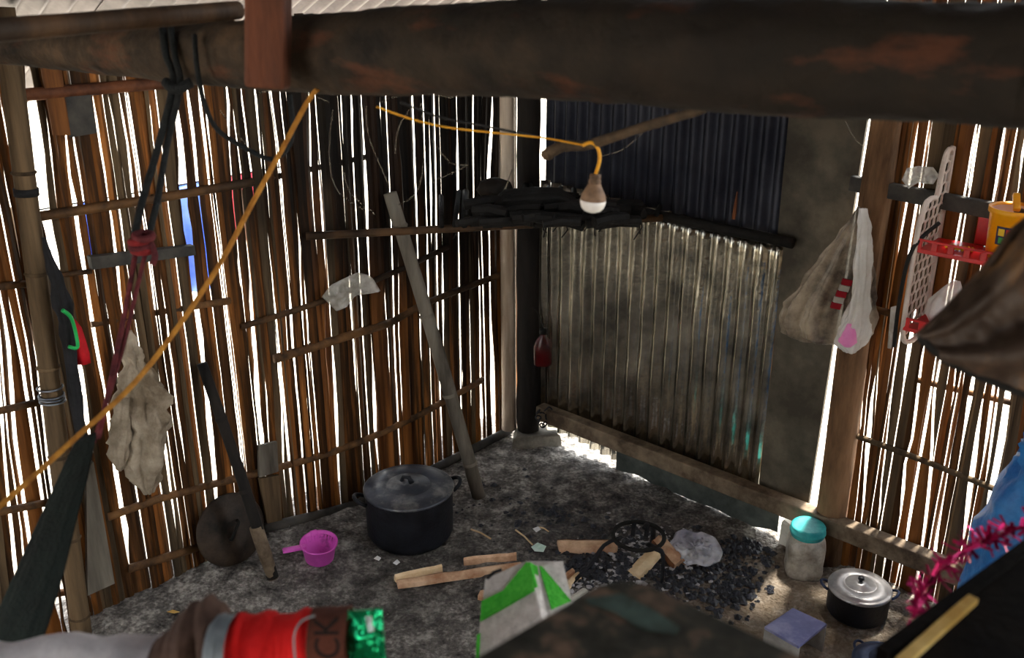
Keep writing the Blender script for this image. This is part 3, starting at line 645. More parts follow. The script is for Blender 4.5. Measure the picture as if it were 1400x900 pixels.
# iron ring stand over the fire
rc = PF(873, 733, .135); g0 = zf(rc.x, rc.y)
t = thing('ring_stand', V(rc.x, rc.y, g0), 'black iron ring stand on three bent legs over the ashes', 'stand')
build(MB().torus(rc, .104, .009, n=36), 'ring', 'soot_black', t, smooth=True)
def tleg(pts, w=.013): build(MB().tube(smooth_path(pts, 12), w, 8, flat=.55), 'leg', 'iron', t, smooth=True)
q0 = rc + V(.055, -.088, 0); f0 = onf(905, 797); tleg([rc+V(.03, -.06, .002), q0, q0.lerp(f0, .3)+V(.022, 0, .02), f0], .014)
q0 = rc + V(-.10, -.03, 0); f0 = onf(780, 800); tleg([rc+V(-.07, -.01, .002), q0+V(-.045, -.02, -.012), q0+V(-.095, -.06, -.07), f0.lerp(q0, .22), f0], .010)
q0 = rc + V(.05, .09, 0); f0 = q0 + V(.03, .05, -.135); f0.z = zf(f0.x, f0.y); tleg([rc+V(.03, .05, .002), q0, q0+V(.028, .03, -.05), f0], .012)
build(MB().beam(rc+V(-.005, .10, 0), rc+V(-.02, .03, -.02), .018, .006), 'pot_rest', 'iron', t)
build(MB().beam(rc+V(.05, .09, 0), rc+V(.035, .03, -.025), .018, .006), 'pot_rest', 'iron', t)

# charcoal, ash
def scatter(mb, cx, cy, sx, sy, n, r0, r1, sq=(1, 1, .7)):
    for _ in range(n):
        x, y = random.gauss(cx, sx), random.gauss(cy, sy); p = onf(x, y)
        if (p-CO).dot(NR) < .12 or (p-CO).dot(NL) < .1: continue
        if any((p.x-a)**2+(p.y-b)**2 < r_*r_ for a, b, r_ in ((-.44, 3.65, .22), (1.315, 3.10, .15), (1.2, 3.38, .11), (-.15, 3.95, .06))): continue
        r = rnd(r0, r1)*rnd(.5, 1); mb.rock(p+V(0, 0, r*.3), r, sq)
cm = MB()
for q in ((870, 748, 34, 18, 60), (985, 788, 26, 20, 150), (1000, 815, 18, 10, 80), (1020, 752, 24, 8, 90), (1040, 745, 16, 6, 40), (805, 775, 22, 12, 90), (760, 705, 14, 6, 26), (930, 800, 30, 14, 80), (860, 780, 40, 14, 90), (690, 690, 60, 20, 40)):
    scatter(cm, q[0], q[1], q[2]*1.1, q[3]*1.1, int(q[4]*1.7), .006, .024)
build(cm, 'charcoal', 'coal', label='scattered black charcoal bits round the hearth', cat='charcoal', kind='stuff')
am = MB()
for q in ((845, 790, 28, 14, 110), (905, 765, 22, 16, 70), (800, 800, 20, 10, 50), (960, 800, 34, 16, 50), (880, 740, 26, 12, 150), (870, 760, 40, 14, 120)): scatter(am, q[0], q[1], q[2], q[3], int(q[4]*1.4), .004, .017, (1, 1, .35))
build(am, 'ash', 'ash', label='pale flaky ash among the charcoal in the hearth', cat='ash', kind='stuff')
gm = MB()
for q in ((640, 660, 60, 26, 60), (400, 800, 140, 40, 90), (1080, 800, 60, 30, 80), (650, 860, 100, 26, 60), (730, 640, 40, 12, 60)): scatter(gm, *q, .002, .006)
build(gm, 'pebbles', 'concrete', label='fine grit and crumbs strewn over the earth floor', cat='grit', kind='stuff')

def patch(fn, poly, nr=7, na=30):
    """irregular sheet: fn(x, y, r) -> point; poly in picture coordinates"""
    cx = sum(p[0] for p in poly)/len(poly); cy = sum(p[1] for p in poly)/len(poly); m = MB(); rings = []
    for i in range(nr+1):
        q = max(i/nr, .02); ring = []
        for k in range(na):
            t = k/na*len(poly); j = int(t); u = t-j; a, b = poly[j], poly[(j+1) % len(poly)]
            ring.append(fn(cx+(lerp(a[0], b[0], u)-cx)*q, cy+(lerp(a[1], b[1], u)-cy)*q, q))
        rings.append(ring)
    return m.quadstrip(rings, True, False)
def floor_patch(name, poly, mat, label, cat, lift=.012, amp=.012, fr=.09):
    m = patch(lambda x, y, q: onf(x, y, lift+amp*abs(nz(x*fr, y*fr, 3))+amp*.5*nz(x*fr*3, y*fr*3, 5)), poly, 10, 40)
    c = sum((Vector(v) for v in m.v), V(0, 0, 0))/len(m.v)
    return build(m, name, mat, loc=V(c.x, c.y, zf(c.x, c.y)), smooth=True, solid=.0012, label=label, cat=cat)
floor_patch('plastic_sheet', [(910, 746), (920, 738), (924, 727), (936, 723), (948, 728), (960, 727), (978, 735), (984, 745), (989, 756), (984, 768), (966, 776), (950, 771), (940, 774), (930, 766), (926, 757)], 'film', 'crumpled clear plastic sheet lying on the charcoal beside the ring stand', 'plastic', .024, .034, .17)
floor_patch('paper_scrap', [(726, 748), (735, 742), (747, 747), (743, 755), (731, 754)], 'paper', 'torn pale green paper scrap near the thick split log', 'paper', .006, .006)
floor_patch('paper_scrap', [(728, 723), (736, 720), (740, 724), (733, 728)], 'white', 'tiny white paper scrap behind the green paper scrap', 'paper', .004, .006)
floor_patch('paper_scrap', [(511, 764), (516, 760), (521, 763), (518, 767)], 'white', 'small white crumb in front of the large black pot, nearer the pink dipper', 'paper', .004, .008)
floor_patch('paper_scrap', [(537, 770), (543, 765), (547, 769), (542, 773)], 'white', 'small white crumb in front of the large black pot, nearer the long split log', 'paper', .004, .008)
floor_patch('dry_leaf', [(228, 837), (236, 834), (246, 837), (238, 839)], 'leaf', 'small dry yellow leaf on the earth floor', 'leaf', .004, .004)
floor_patch('plastic_scrap', [(373, 722), (385, 712), (397, 712), (396, 720), (380, 727)], 'film_white', 'crumpled white plastic scrap at the foot of the bamboo wall beside the dipper', 'plastic', .012, .02)
for a, b, r, l in (((644, 724), (671, 737), .004, 'pale straight twig on the floor right of the large black pot'), ((705, 725), (728, 745), .004, 'thin twig lying beside the green paper scrap'), ((737, 721), (750, 727), .003, 'tiny twig beside the white paper scrap')):
    p, q = onf(*a, r), onf(*b, r); build(MB().tube([p, p.lerp(q, .5)+V(0, .006, .002), q], r, 6), 'twig', 'wood_pale', loc=p, label=l, cat='twig')

# stones
def block(name, quad, h, mat, label, cat='stone', dz=-.01):
    P = [onf(x, y, dz) for x, y in quad]; c = sum(P, V(0, 0, 0))/4; m = MB(); rings = []
    for k, (zz, sc) in enumerate(((0, 1.0), (.55, 1.0), (.9, .95), (1.0, .84))):
        ring = []
        for i in range(4):
            for u in (0, .33, .66):
                p = P[i].lerp(P[(i+1) % 4], u); q = c + (p-c)*sc*(1+.08*nz(p.x*9, p.y*9, k)); q.z = p.z + h*zz*(1+.12*nz(p.x*12, p.y*12, 5)); ring.append(q)
        rings.append(ring)
    m.quadstrip(rings); return build(m, name, mat, loc=c, label=label, cat=cat)
block('foundation_stone', [(700, 616), (768, 612), (764, 594), (704, 597)], .07, 'concrete', 'rough grey footing stone under the black corner post')
block('foundation_stone', [(122, 838), (204, 806), (196, 790), (122, 820)], .055, 'concrete', 'low grey footing stone beside the foot of the bound bamboo pole')
block('white_stone', [(1064, 746), (1096, 765), (1102, 748), (1076, 738)], .13, 'stone_white', 'pale broken block between the sill and the teal-lidded jar')

# jar
c = onf(1114, 768); jr = .078; c += NR*max(0, .165-(c-CO).dot(NR)); c.z = zf(c.x, c.y)
t = thing('storage_jar', c, 'large grimy clear plastic jar with a teal screw lid', 'jar')
rings = []
for h, r, sq in ((0, .062, .5), (.008, .076, .6), (.03, .080, .7), (.06, .077, .75), (.10, .079, .75), (.14, .080, .7), (.165, .076, .5), (.182, .064, .2), (.19, .060, 0)):
    rings.append([c + V(math.cos(a)*r*(1-.10*sq*math.cos(4*a+.6)), math.sin(a)*r*(1-.10*sq*math.cos(4*a+.6)), h) for a in (2*math.pi*k/40 for k in range(40))])
build(MB().quadstrip(rings), 'jar_body', 'jar', t, smooth=True)
build(MB().lathe([(.066, .183), (.068, .188), (.068, .196), (.071, .198), (.071, .204), (.068, .206), (.068, .222), (.064, .228), (.056, .226), (.002, .226)], c, 36), 'screw_lid', 'teal', t, smooth=True)

# low folded metal bench
P = [PF(x, y, .12) for x, y in ((1045, 857), (1084, 831), (1131, 853), (1092, 884))]; zg = min(zf(p.x, p.y) for p in P)
t = thing('low_bench', V(P[0].x, P[0].y, zg), 'low blue-grey bench of bent board on the floor in front of the small pot', 'bench')
def plate(Q, th, name, mat):
    n = (Q[1]-Q[0]).cross(Q[3]-Q[0]).normalized()*th; m = MB(); m.v = [Vector(q) for q in Q]+[q-n for q in Q]
    m.f = [(0, 1, 2, 3), (7, 6, 5, 4), (0, 4, 5, 1), (1, 5, 6, 2), (2, 6, 7, 3), (3, 7, 4, 0)]; return build(m, name, mat, t, bevel=.002)
plate([P[0], P[3], P[2], P[1]], .012, 'top', 'stool')
dn = V(0, 0, -.12+zg)
for A0, B0 in ((P[1], P[2]), (P[3], P[0])): plate([A0+V(0, 0, -.012), B0+V(0, 0, -.012), B0+dn, A0+dn], .012, 'end_board', 'stool_side')

# blue sack by the bamboo slats
c = V(1.74, 2.73, 0); c.z = zf(c.x, c.y)
sk = build(CM(.07).loft([(c+V(0, 0, 0), .17, .17, .02, 5, 0), (c+V(0, 0, .04), .225, .21, .03, 5, .3), (c+V(0, 0, .3), .235, .215, .03, 4, .8), (c+V(0, 0, .55), .215, .20, .035, 5, 1.2), (c+V(0, 0, .72), .185, .17, .05, 6, 1.5), (c+V(.01, 0, .84), .15, .13, .10, 7, 2), (c+V(.01, 0, .9), .13, .10, .16, 8, 2.4), (c+V(.01, 0, .93), .14, .11, .18, 8, 2.6)], 44),
    'sack', 'blue_sack', loc=c, smooth=True, label='tall bright blue woven sack standing by the bamboo slats', cat='sack')

# ================================================================== CORNER RACK ABOVE THE FIRE
ra, rb = PL(418, 323, .03), PR(905, 298, .05)
t = thing('smoking_rack', ra.lerp(rb, .6), 'soot-black stick rack across the corner above the hearth', 'rack')
build(MB().tube([ra, ra.lerp(rb, .5), rb], .016, 10), 'front_rod', 'pole_dark', t, smooth=True)
for k in range(17):
    q = lerp(.36, .97, k/16)+rnd(-.01, .01); p = ra.lerp(rb, q); y2 = p.y
    while (V(p.x, y2, 0)-CO).dot(NL) > .07 and (V(p.x, y2, 0)-CO).dot(NR) > .07 and y2 < 4.8: y2 += .02
    build(MB().tube([p+V(rnd(-.02, .02), -.03, .022), V(p.x+rnd(-.03, .03), y2, p.z+.03+rnd(0, .02))], rnd(.010, .017), 7), 'stick', 'soot_black', t, smooth=True)
for x0, y0, x1, y1, r in ((640, 300, 760, 262, .02), (700, 296, 868, 280, .022), (660, 306, 840, 300, .02), (690, 268, 800, 292, .018), (770, 270, 880, 292, .02)):
    a = PF(x0, y0, ra.z+.06); b = PF(x1, y1, ra.z+.075); build(MB().tube([a, a.lerp(b, .5)+V(0, 0, .01), b], r, 8, jit=.12), 'smoked_stick', 'soot_black', t)
for k in range(46):
    x0 = rnd(648, 850); y0 = rnd(266, 306); a = PF(x0, y0, ra.z+rnd(.05, .11)); L_ = rnd(.08, .22); th = rnd(-.5, .5); d = V(math.cos(th), math.sin(th), rnd(-.1, .1))
    a.y = min(a.y, 4.25-abs(a.x-.03)*.9); build(MB().tube([a-d*L_/2, a+V(0, 0, .008), a+d*L_/2], rnd(.014, .028), 7, jit=.15), 'smoked_stick', 'soot_black', t)
for k in range(26):
    p = ra.lerp(rb, rnd(.38, .95)); p = p+V(0, rnd(0, .2), .0); build(MB().tube([p, p+V(rnd(-.02, .02), 0, -rnd(.03, .07)), p+V(rnd(-.03, .03), 0, -rnd(.06, .11))], .003, 5), 'soot_strand', 'soot_black', t) if k < 14 else None
c = PF(730, 268, ra.z+.13); build(MB().loft([(c+V(-.16, 0, -.035), .02, .05, .1, 4, 0), (c+V(-.12, 0, -.01), .03, .075, .1, 4, 0), (c, .03, .085, .1, 5, 0), (c+V(.10, 0, .0), .03, .07, .12, 5, 1), (c+V(.17, 0, -.03), .02, .035, .1, 4, 1)], 20, V(0, 0, 1), V(0, 1, 0)),
    'sooty_bundle', 'soot_black', loc=c-V(0, 0, .05), smooth=True, label='black sooty bundle lying on the corner rack', cat='bundle')
c = PF(676, 258, ra.z+.11); build(MB().loft([(c+V(0, 0, -.04), .05, .05, .08, 4, 0), (c+V(0, 0, .0), .075, .06, .08, 4, .4), (c+V(0, 0, .03), .06, .05, .08, 5, 1), (c+V(0, 0, .045), .02, .02, .08, 4, 1)], 20),
    'yellow_bundle', 'rail', loc=c-V(0, 0, .04), smooth=True, label='dull yellow-brown lump at the end of the corner rack', cat='bundle')
# red flask in the light gap
c = PR(742, 500, .115); t = thing('red_flask', c, 'dark red bottle hanging in the bright gap by the corner post', 'bottle')
build(MB().loft([(c, .035, .02, 0, 4, 0), (c+V(0, 0, .01), .045, .026, 0, 4, 0), (c+V(0, 0, .10), .045, .026, 0, 4, 0), (c+V(0, 0, .135), .034, .02, 0, 4, 0), (c+V(0, 0, .155), .016, .014, 0, 4, 0), (c+V(0, 0, .17), .015, .014, 0, 4, 0)], 24), 'flask_body', 'red_bottle', t, smooth=True)
build(MB().lathe([(.018, .168), (.018, .192), (.004, .195)], c, 14), 'cap', 'wire_black', t, smooth=True)
build(MB().tube([c+V(0, 0, .19), c+V(-.02, .02, .26), c+V(-.05, .01, .30)], .003, 6), 'string', 'wire_black', t)
# chain at the sill end
m = MB()
p = PR(744, 566, .10)
for k in range(9): m.torus(p+V(rnd(-.03, .03), rnd(-.01, .02), -.012*k+.03), .013, .004, V(rnd(-1, 1), rnd(-1, 1), rnd(-1, 1)), 14, m=6)
build(m, 'wire_coil', 'iron', loc=p+V(0, 0, -.08), smooth=True, label='black twisted wire wrapped at the end of the sill beam', cat='wire')

# ================================================================== BULB, WIRES, ROPES
t = thing('light_bulb', W(816, 240, 2.0), 'hanging light bulb, brown with grime above and white below, on a yellow cord', 'bulb')
bc = W(814, 239, 2.0); dn = V(-.06, 0, -1).normalized()
build(MB().lathe([(.004, -.002), (.0115, 0), (.0120, .006), (.0105, .008), (.0125, .011), (.0130, .016), (.0118, .018)], bc, 20, dn), 'cap', 'bulb_cap', t, smooth=True)
build(MB().lathe([(.0118, .017), (.014, .021), (.019, .031), (.0245, .042), (.0268, .052)], bc, 28, dn, cap=False), 'upper_bulb', 'bulb_cap', t, smooth=True)
build(MB().lathe([(.0268, .052), (.0262, .060), (.0235, .068), (.018, .0745), (.010, .078), (.001, .079)], bc, 28, dn), 'globe', 'bulb_glass', t, smooth=True)
build(MB().tube(smooth_path([W(797, 199, 2.0), W(808, 195, 1.99), W(817, 202, 1.99), W(820, 218, 2.0), bc], 16), .0036, 8), 'cord', 'wire_yellow', t, smooth=True)
tw = smooth_path([W(746, 212, 2.12), W(770, 200, 2.07), W(800, 199, 2.03), W(860, 180, 1.88), W(965, 148, 1.64)], 20)
o = build(MB().tube(tw, [lerp(.013, .008, k/20) for k in range(21)], 8, jit=.1), 'twig', 'twig', loc=tw[-1], smooth=True, label='crooked cobwebbed branch under the trunk beam carrying the bulb cord', cat='branch')
build(MB().tube([tw[2], W(756, 214, 2.1), W(748, 203, 2.1)], [.012, .011, .005], 7), 'fork', 'twig', o, smooth=True)
def cable(name, pts, r, mat, label, cat, n=30):
    P = smooth_path([W(*p) for p in pts], n); return build(MB().tube(P, r, 8), name, mat, loc=P[0], smooth=True, label=label, cat=cat)
cable('electric_wire', [(515, 146, 1.88), (560, 162, 1.92), (610, 174, 1.95), (680, 182, 1.98), (745, 189, 2.0), (800, 199, 2.0)], .0020, 'wire_yellow', 'thin yellow wire running from the trunk beam to the light bulb', 'wire')
cable('electric_wire', [(548, 140, 1.9), (600, 160, 1.94), (660, 172, 1.97), (720, 184, 2.0), (765, 193, 2.05)], .0024, 'wire_black', 'thin black wire running above the yellow bulb wire', 'wire')
cable('yellow_rope', [(434, 122, 1.92), (420, 140, 1.94), (385, 205, 1.95), (345, 278, 1.95), (300, 362, 1.93), (240, 452, 1.9), (180, 528, 1.86), (100, 602, 1.8), (0, 692, 1.72), (-80, 752, 1.66)], .0052, 'rope_yellow', 'long taut yellow rope slanting down from the trunk beam across the bamboo wall', 'rope', 50)
cable('black_cable', [(266, 48, 2.01), (269, 90, 2.0), (279, 140, 2.05), (298, 178, 2.1), (340, 205, 2.1), (372, 218, 2.1), (392, 204, 2.1), (400, 178, 2.1), (396, 130, 2.1)], .0055, 'rope_black', 'loose black cable looping below the trunk beam beside the yellow rope', 'cable', 40)
# hammock and its ropes
t = thing('hammock', W(113, 612, 1.95), 'dark green hammock slung from the trunk beam by black and maroon ropes', 'hammock')
for pts, mt, r in (
    ([(222, 40, 2.09), (227, 76, 2.07), (237, 114, 2.08), (215, 205, 2.1), (196, 270, 2.05), (184, 322, 2.03)], 'rope_black', .0078),
    ([(234, 40, 2.08), (240, 80, 2.055), (246, 118, 2.07), (228, 200, 2.11), (216, 270, 2.06), (204, 320, 2.03)], 'rope_black', .0070),
    ([(226, 112, 2.06), (240, 122, 2.05), (262, 112, 2.05)], 'rope_black', .011),
    ([(188, 330, 2.03), (176, 400, 2.0), (158, 490, 1.98), (134, 600, 1.95)], 'rope_maroon', .0056),
    ([(203, 330, 2.03), (186, 400, 2.0), (164, 490, 1.99), (128, 606, 1.96)], 'rope_maroon', .0046),
    ([(206, 332, 2.02), (212, 350, 2.02), (208, 362, 2.02)], 'rope_maroon', .007)):
    P = smooth_path([W(*p) for p in pts], 20); build(MB().tube(P, r, 8), 'rope', mt, t, smooth=True)
kc = W(195, 332, 2.02)
for k in range(4): build(MB().torus(kc+V(rnd(-.006, .006), 0, .014-.010*k), .017, .008, V(rnd(-.4, .4), rnd(-.3, .3), 1), 18), 'knot', 'rope_red' if k % 2 else 'rope_maroon', t, smooth=True)
hr = []
for x, y, cz, w in ((118, 598, 1.955, 16), (112, 612, 1.94, 19), (96, 660, 1.87, 27), (74, 720, 1.81, 35), (50, 790, 1.74, 44), (22, 865, 1.67, 52), (-15, 950, 1.60, 60), (-50, 1040, 1.54, 64)):
    hr.append((W(x, y, cz), px(w, cz), px(w, cz)*.42, .07, 7, y*.004))
build(MB().loft(hr, 56, V(.92, 0, .36), V(0, .9, .2)), 'sling', 'hammock', t, smooth=True)

# ================================================================== THINGS HUNG ON THE WALLS
def P3(x, y, off): return PL(x, y, off)
rg = []
for x, y, w, d, fa in ((178, 452, 2, 2, .1), (179, 466, 9, 8, .12), (181, 482, 13, 12, .12), (183, 494, 11, 10, .15), (187, 512, 22, 16, .16), (192, 540, 31, 19, .16), (194, 575, 35, 20, .17), (192, 605, 34, 20, .18), (193, 630, 27, 18, .2), (198, 655, 16, 13, .22), (203, 674, 6, 6, .2)):
    p = PL(x, y, .10); cz = (p.y*CP + (EYE-p.z)*SP); rg.append((p, px(w, cz), px(d, cz), fa, 5, y*.018))
t = thing('cloth_bag', rg[0][0], 'knotted dirty grey cloth bag hanging on the bamboo wall', 'bag')
build(CM(.45).loft(rg, 72), 'bag_body', 'cloth_grey', t, smooth=True)
rg = []
for x, y, w, d in ((168, 545, 8, 6), (165, 590, 13, 9), (163, 620, 12, 9), (164, 642, 5, 5)):
    p = PL(x, y, .12); cz = (p.y*CP + (EYE-p.z)*SP); rg.append((p, px(w, cz), px(d, cz), .15, 4, y*.02))
build(CM(.4).loft(rg, 40), 'loose_fold', 'cloth_grey', t, smooth=True)
build(MB().tube([PL(178, 470, .1), PL(177, 452, .06), PL(176, 440, .02)], .004, 6), 'string', 'twig', t)
# small black umbrella-like bundle with green strap and red pouch
rg = []
for x, y, w in ((60, 325, 3), (66, 350, 5), (76, 380, 9), (84, 410, 12), (90, 440, 9), (98, 500, 8), (106, 560, 8), (112, 612, 6), (116, 632, 2)):
    p = PL(x, y, .15); cz = (p.y*CP + (EYE-p.z)*SP); rg.append((p, px(w, cz), px(w, cz)*.7, .12, 5, y*.03))
t = thing('folded_umbrella', rg[-1][0], 'black furled umbrella hanging behind the bound bamboo pole with a green strap', 'umbrella')
build(CM(.3).loft(rg, 36), 'furled_cloth', 'black_cloth', t, smooth=True)
build(MB().tube(smooth_path([PL(85, 424, .19), PL(98, 436, .19), (PL(106, 468, .19)), PL(104, 476, .19), PL(94, 474, .19)], 20), .006, 8), 'strap', 'green_plastic', t, smooth=True)
p = PL(105, 476, .14); t = thing('red_pouch', p, 'small dark red pouch hanging by the black furled umbrella', 'pouch')
build(MB().loft([(p+V(0, 0, .10), .010, .010, .1, 4, 0), (p+V(.004, 0, .07), .020, .016, .1, 4, 0), (p+V(.004, 0, .02), .026, .018, .12, 5, 0), (p+V(.004, 0, -.02), .030, .018, .12, 5, 0), (p+V(.004, 0, -.055), .030, .014, .1, 5, 0)], 24), 'pouch_body', 'red_cloth', t, smooth=True)
build(MB().tube([p+V(0, 0, .09), PL(98, 430, .1), PL(92, 410, .04)], .004, 6), 'cord', 'wire_black', t)
def wall_patch(name, fnP, poly, off, mat, label, cat, amp=.02, N=NL, fr=.09):
    m = patch(lambda x, y, q: fnP(x, y, off+amp*nz(x*fr, y*fr, 2)+amp*.6*nz(x*fr*2.6, y*fr*2.6, 7)), poly, 9, 40)
    c = sum((Vector(v) for v in m.v), V(0, 0, 0))/len(m.v)
    return build(m, name, mat, loc=c, smooth=True, solid=.001, label=label, cat=cat)
wall_patch('plastic_scrap', PL, [(440, 406), (452, 390), (470, 381), (490, 372), (508, 378), (521, 399), (504, 402), (486, 404), (474, 420), (460, 426), (450, 416)], .06, 'film_grey', 'torn clear plastic scrap caught on the bamboo wall rail', 'plastic')
wall_patch('plastic_scrap', PR, [(1233, 246), (1240, 230), (1256, 227), (1276, 229), (1284, 240), (1276, 252), (1255, 250), (1242, 258)], .075, 'film_white', 'crumpled white plastic lying on the dark rail of the right-hand bamboo slats', 'plastic', .03, NR, .12)
p, q = PR(1003, 300, .045), PR(1008, 262, .03)
build(MB().tube([p, p.lerp(q, .5), q], [.008, .007, .003], 6), 'splinter', 'rail_red', loc=p, label='small reddish splinter stuck behind the dark rail on the metal wall', cat='stick')

# carrier bag on the bark post
t = thing('carrier_bag', PR(1174, 284, .17), 'grimy translucent carrier bag hanging on the bark post', 'bag')
rg = []
for x, y, w, d, fa in ((1174, 283, 2, 2, .1), (1172, 298, 7, 6, .2), (1166, 320, 18, 10, .2), (1157, 350, 31, 14, .16), (1146, 385, 44, 18, .12), (1135, 415, 55, 21, .1), (1130, 440, 58, 22, .08), (1130, 456, 54, 20, .08), (1134, 465, 40, 14, .08), (1138, 469, 20, 7, .08)):
    p = PR(x, y, .20); cz = (p.y*CP + (EYE-p.z)*SP); rg.append((p, px(w, cz), px(d, cz), .13, 9, .6+y*.002))
build(CM(.09).loft(rg, 110), 'bag_body', 'bag_dirty', t, smooth=True)
rg = []
for x, y, w, d in ((1180, 285, 5, 3), (1183, 310, 8, 5), (1180, 345, 11, 7), (1178, 390, 11, 8), (1173, 430, 16, 10), (1167, 455, 22, 12), (1163, 472, 19, 10), (1163, 482, 8, 5)):
    p = PR(x, y, .235); cz = (p.y*CP + (EYE-p.z)*SP); rg.append((p, px(w, cz), px(d, cz), .12, 6, y*.012))
build(CM(.4).loft(rg, 56), 'front_fold', 'film_white', t, smooth=True)
p = PR(1160, 464, .265); build(MB().loft([(p+V(0, 0, -.028), .014, .01, 0, 3, 0), (p+V(0, 0, -.01), .034, .02, .05, 3, 0), (p+V(0, 0, .02), .03, .02, .05, 3, 0), (p+V(0, 0, .06), .012, .01, 0, 3, 0)], 20), 'pink_packet', 'pink_item', t, smooth=True)
p = PR(1149, 400, .248)
for k in range(5):
    build(MB().box(p+V(.007*k-.01, 0, .022*k-.05), (.034, .012, .021), V(1, 0, -.2)), 'striped_packet', ('stripe_red', 'stripe_white')[k % 2], t)

# plastic wall rack
S0, S1 = 1.985, 2.50
t = thing('wall_rack', RW(S0, 1.12, .1), 'wall rack with white lattice sides and red plastic shelf trays', 'rack'); rack_t = t
outl = [(.025, 1.10), (.025, 1.70), (.035, 1.735), (.06, 1.75), (.085, 1.735), (.10, 1.68), (.11, 1.60), (.15, 1.60), (.19, 1.595), (.22, 1.57), (.235, 1.51), (.24, 1.40), (.235, 1.20), (.21, 1.11), (.12, 1.08)]
def inpoly(x, y):
    r = False; j = len(outl)-1
    for i in range(len(outl)):
        (xi, yi), (xj, yj) = outl[i], outl[j]
        if (yi > y) != (yj > y) and x < (xj-xi)*(y-yi)/(yj-yi)+xi: r = not r
        j = i
    return r
for S in (S0, S1):
    m = MB(); pp = [RW(S, z, o) for o, z in outl]; m.tube(smooth_path(pp+[pp[0]], 60), .009, 8, flat=1)
    sp = build(m, 'side_panel', 'rack_white', t, smooth=True); m = MB(); k = 0
    zz = 1.15
    while zz < 1.75:
        for j in range(7):
            o = .04+.040*j+(.020 if k % 2 else 0)
            if inpoly(o, zz): m.torus(RW(S, zz, o), .0215, .0036, UR, 14, m=5)
        zz += .036; k += 1
    build(m, 'lattice', 'rack_white', sp, smooth=True)
for zt in (1.435, 1.155):
    def tb(a, b, w, h, nm): build(MB().beam(a, b, w, h), nm, 'red_plastic', t, bevel=.002)
    tb(RW(S0, zt, .13), RW(S1, zt, .13), .21, .006, 'shelf_tray')
    tb(RW(S0, zt+.042, .235), RW(S1, zt+.042, .235), .008, .008, 'tray_rim'); tb(RW(S0, zt+.006, .235), RW(S1, zt+.006, .235), .008, .014, 'tray_rim')
    for k in range(11): tb(RW(lerp(S0, S1, k/10)-.001, zt+.024, .235), RW(lerp(S0, S1, k/10)+.02, zt+.024, .235), .006, .03, 'tray_bar')
    tb(RW(S0+.12, zt+.06, .03), RW(S1, zt+.06, .03), .008, .11, 'back_panel')
# jug on the rack
c = RW(2.235, 1.4385, .115); t = thing('jug', c, 'bright yellow-orange plastic jug with a picture label on the red shelf tray', 'jug'); c = c
build(MB().lathe([(.004, 0), (.060, 0), (.064, .004), (.072, .145), (.078, .150), (.079, .166), (.076, .168), (.070, .160), (.062, .01), (.004, .008)], c, 36), 'jug_body', 'jug', t, smooth=True)
build(MB().lathe([(.0695, .158), (.0615, .02), (.004, .012)], c, 32, cap=False), 'jug_inside', 'jug_inside', t, smooth=True)
build(MB().beam(c+V(.0, -.01, .160), c+V(.02, .05, .198), .022, .016), 'handle', 'jug', t, bevel=.004)
vd = V(-.35, -.93, 0).normalized()
def decal(a0, a1, h0, h1, r, mat, nm, par):
    def f(u, v):
        a = math.atan2(vd.y, vd.x)+lerp(a0, a1, u); h = lerp(h0, h1, v); rr = lerp(.0645, .072, h/.145)+r; return c+V(math.cos(a)*rr, math.sin(a)*rr, h)
    return build(MB().grid(f, 8, 3), nm, mat, par, smooth=True)
lb = decal(-.75, .25, .055, .115, .001, 'jug_label', 'label', t)
for a0, a1, h0, h1, mt in ((-.65, -.38, .085, .108, 'label_yellow'), (-.32, -.08, .085, .108, 'label_red'), (-.60, -.35, .060, .080, 'label_green'), (-.30, -.05, .062, .082, 'label_green'), (0, .2, .085, .105, 'label_red'), (0, .2, .062, .08, 'label_yellow')):
    decal(a0, a1, h0, h1, .002, mt, 'label_picture', lb)
decal(-.30, .15, .035, .048, .001, 'label_red', 'label_mark', t)
m = MB(); p = RW(2.06, 1.447, .13)
for i in range(7):
    for j in range(3): m.rock(p+UR*(.012*i)+NR*(.012*j), .010, (1, 1, .9))
build(m, 'scouring_pad', 'sponge', loc=p-V(0, 0, .006), label='knobbly yellow pad lying on the upper red tray beside the jug', cat='sponge')
p = RW(2.07, 1.165, .10)
t = thing('plastic_bag', p, 'white plastic bag with blue and red print in the lower tray', 'bag')
build(MB().loft([(p, .045, .035, .05, 4, 0), (p+V(0, 0, .03), .062, .045, .08, 5, 1), (p+V(0, 0, .08), .055, .04, .12, 5, 1.5), (p+V(.01, 0, .12), .03, .02, .2, 5, 2), (p+V(.02, 0, .15), .012, .01, .2, 5, 2)], 32), 'bag_body', 'film_white', t, smooth=True)
for k, mt in enumerate(('label_blue', 'label_red', 'label_blue')):
    build(MB().tube(smooth_path([p+V(-.045+.03*k, -.044, .03+.02*k), p+V(-.02+.03*k, -.047, .06), p+V(.0+.025*k, -.045, .045+.015*k)], 8), .004, 5), 'print_mark', mt, t)
p = RW(2.19, 1.16, .11); build(MB().loft([(p, .03, .015, 0, 3, 0), (p+V(0, 0, .02), .034, .02, 0, 3, 0), (p+V(0, 0, .13), .032, .018, .05, 3, 0), (p+V(0, 0, .15), .032, .004, 0, 3, 0)], 16), 'snack_packet', 'red_cloth', loc=p, label='upright red packet in the lower tray of the wall rack', cat='packet')
p = RW(2.28, 1.16, .11); t = thing('bottle', p, 'small white bottle with a green cap in the lower tray', 'bottle')
build(MB().lathe([(.004, 0), (.028, 0), (.03, .005), (.03, .11), (.014, .135)], p, 18), 'bottle_body', 'white', t, smooth=True)
build(MB().lathe([(.017, .133), (.017, .160), (.004, .162)], p, 16), 'cap', 'green_plastic', t, smooth=True)
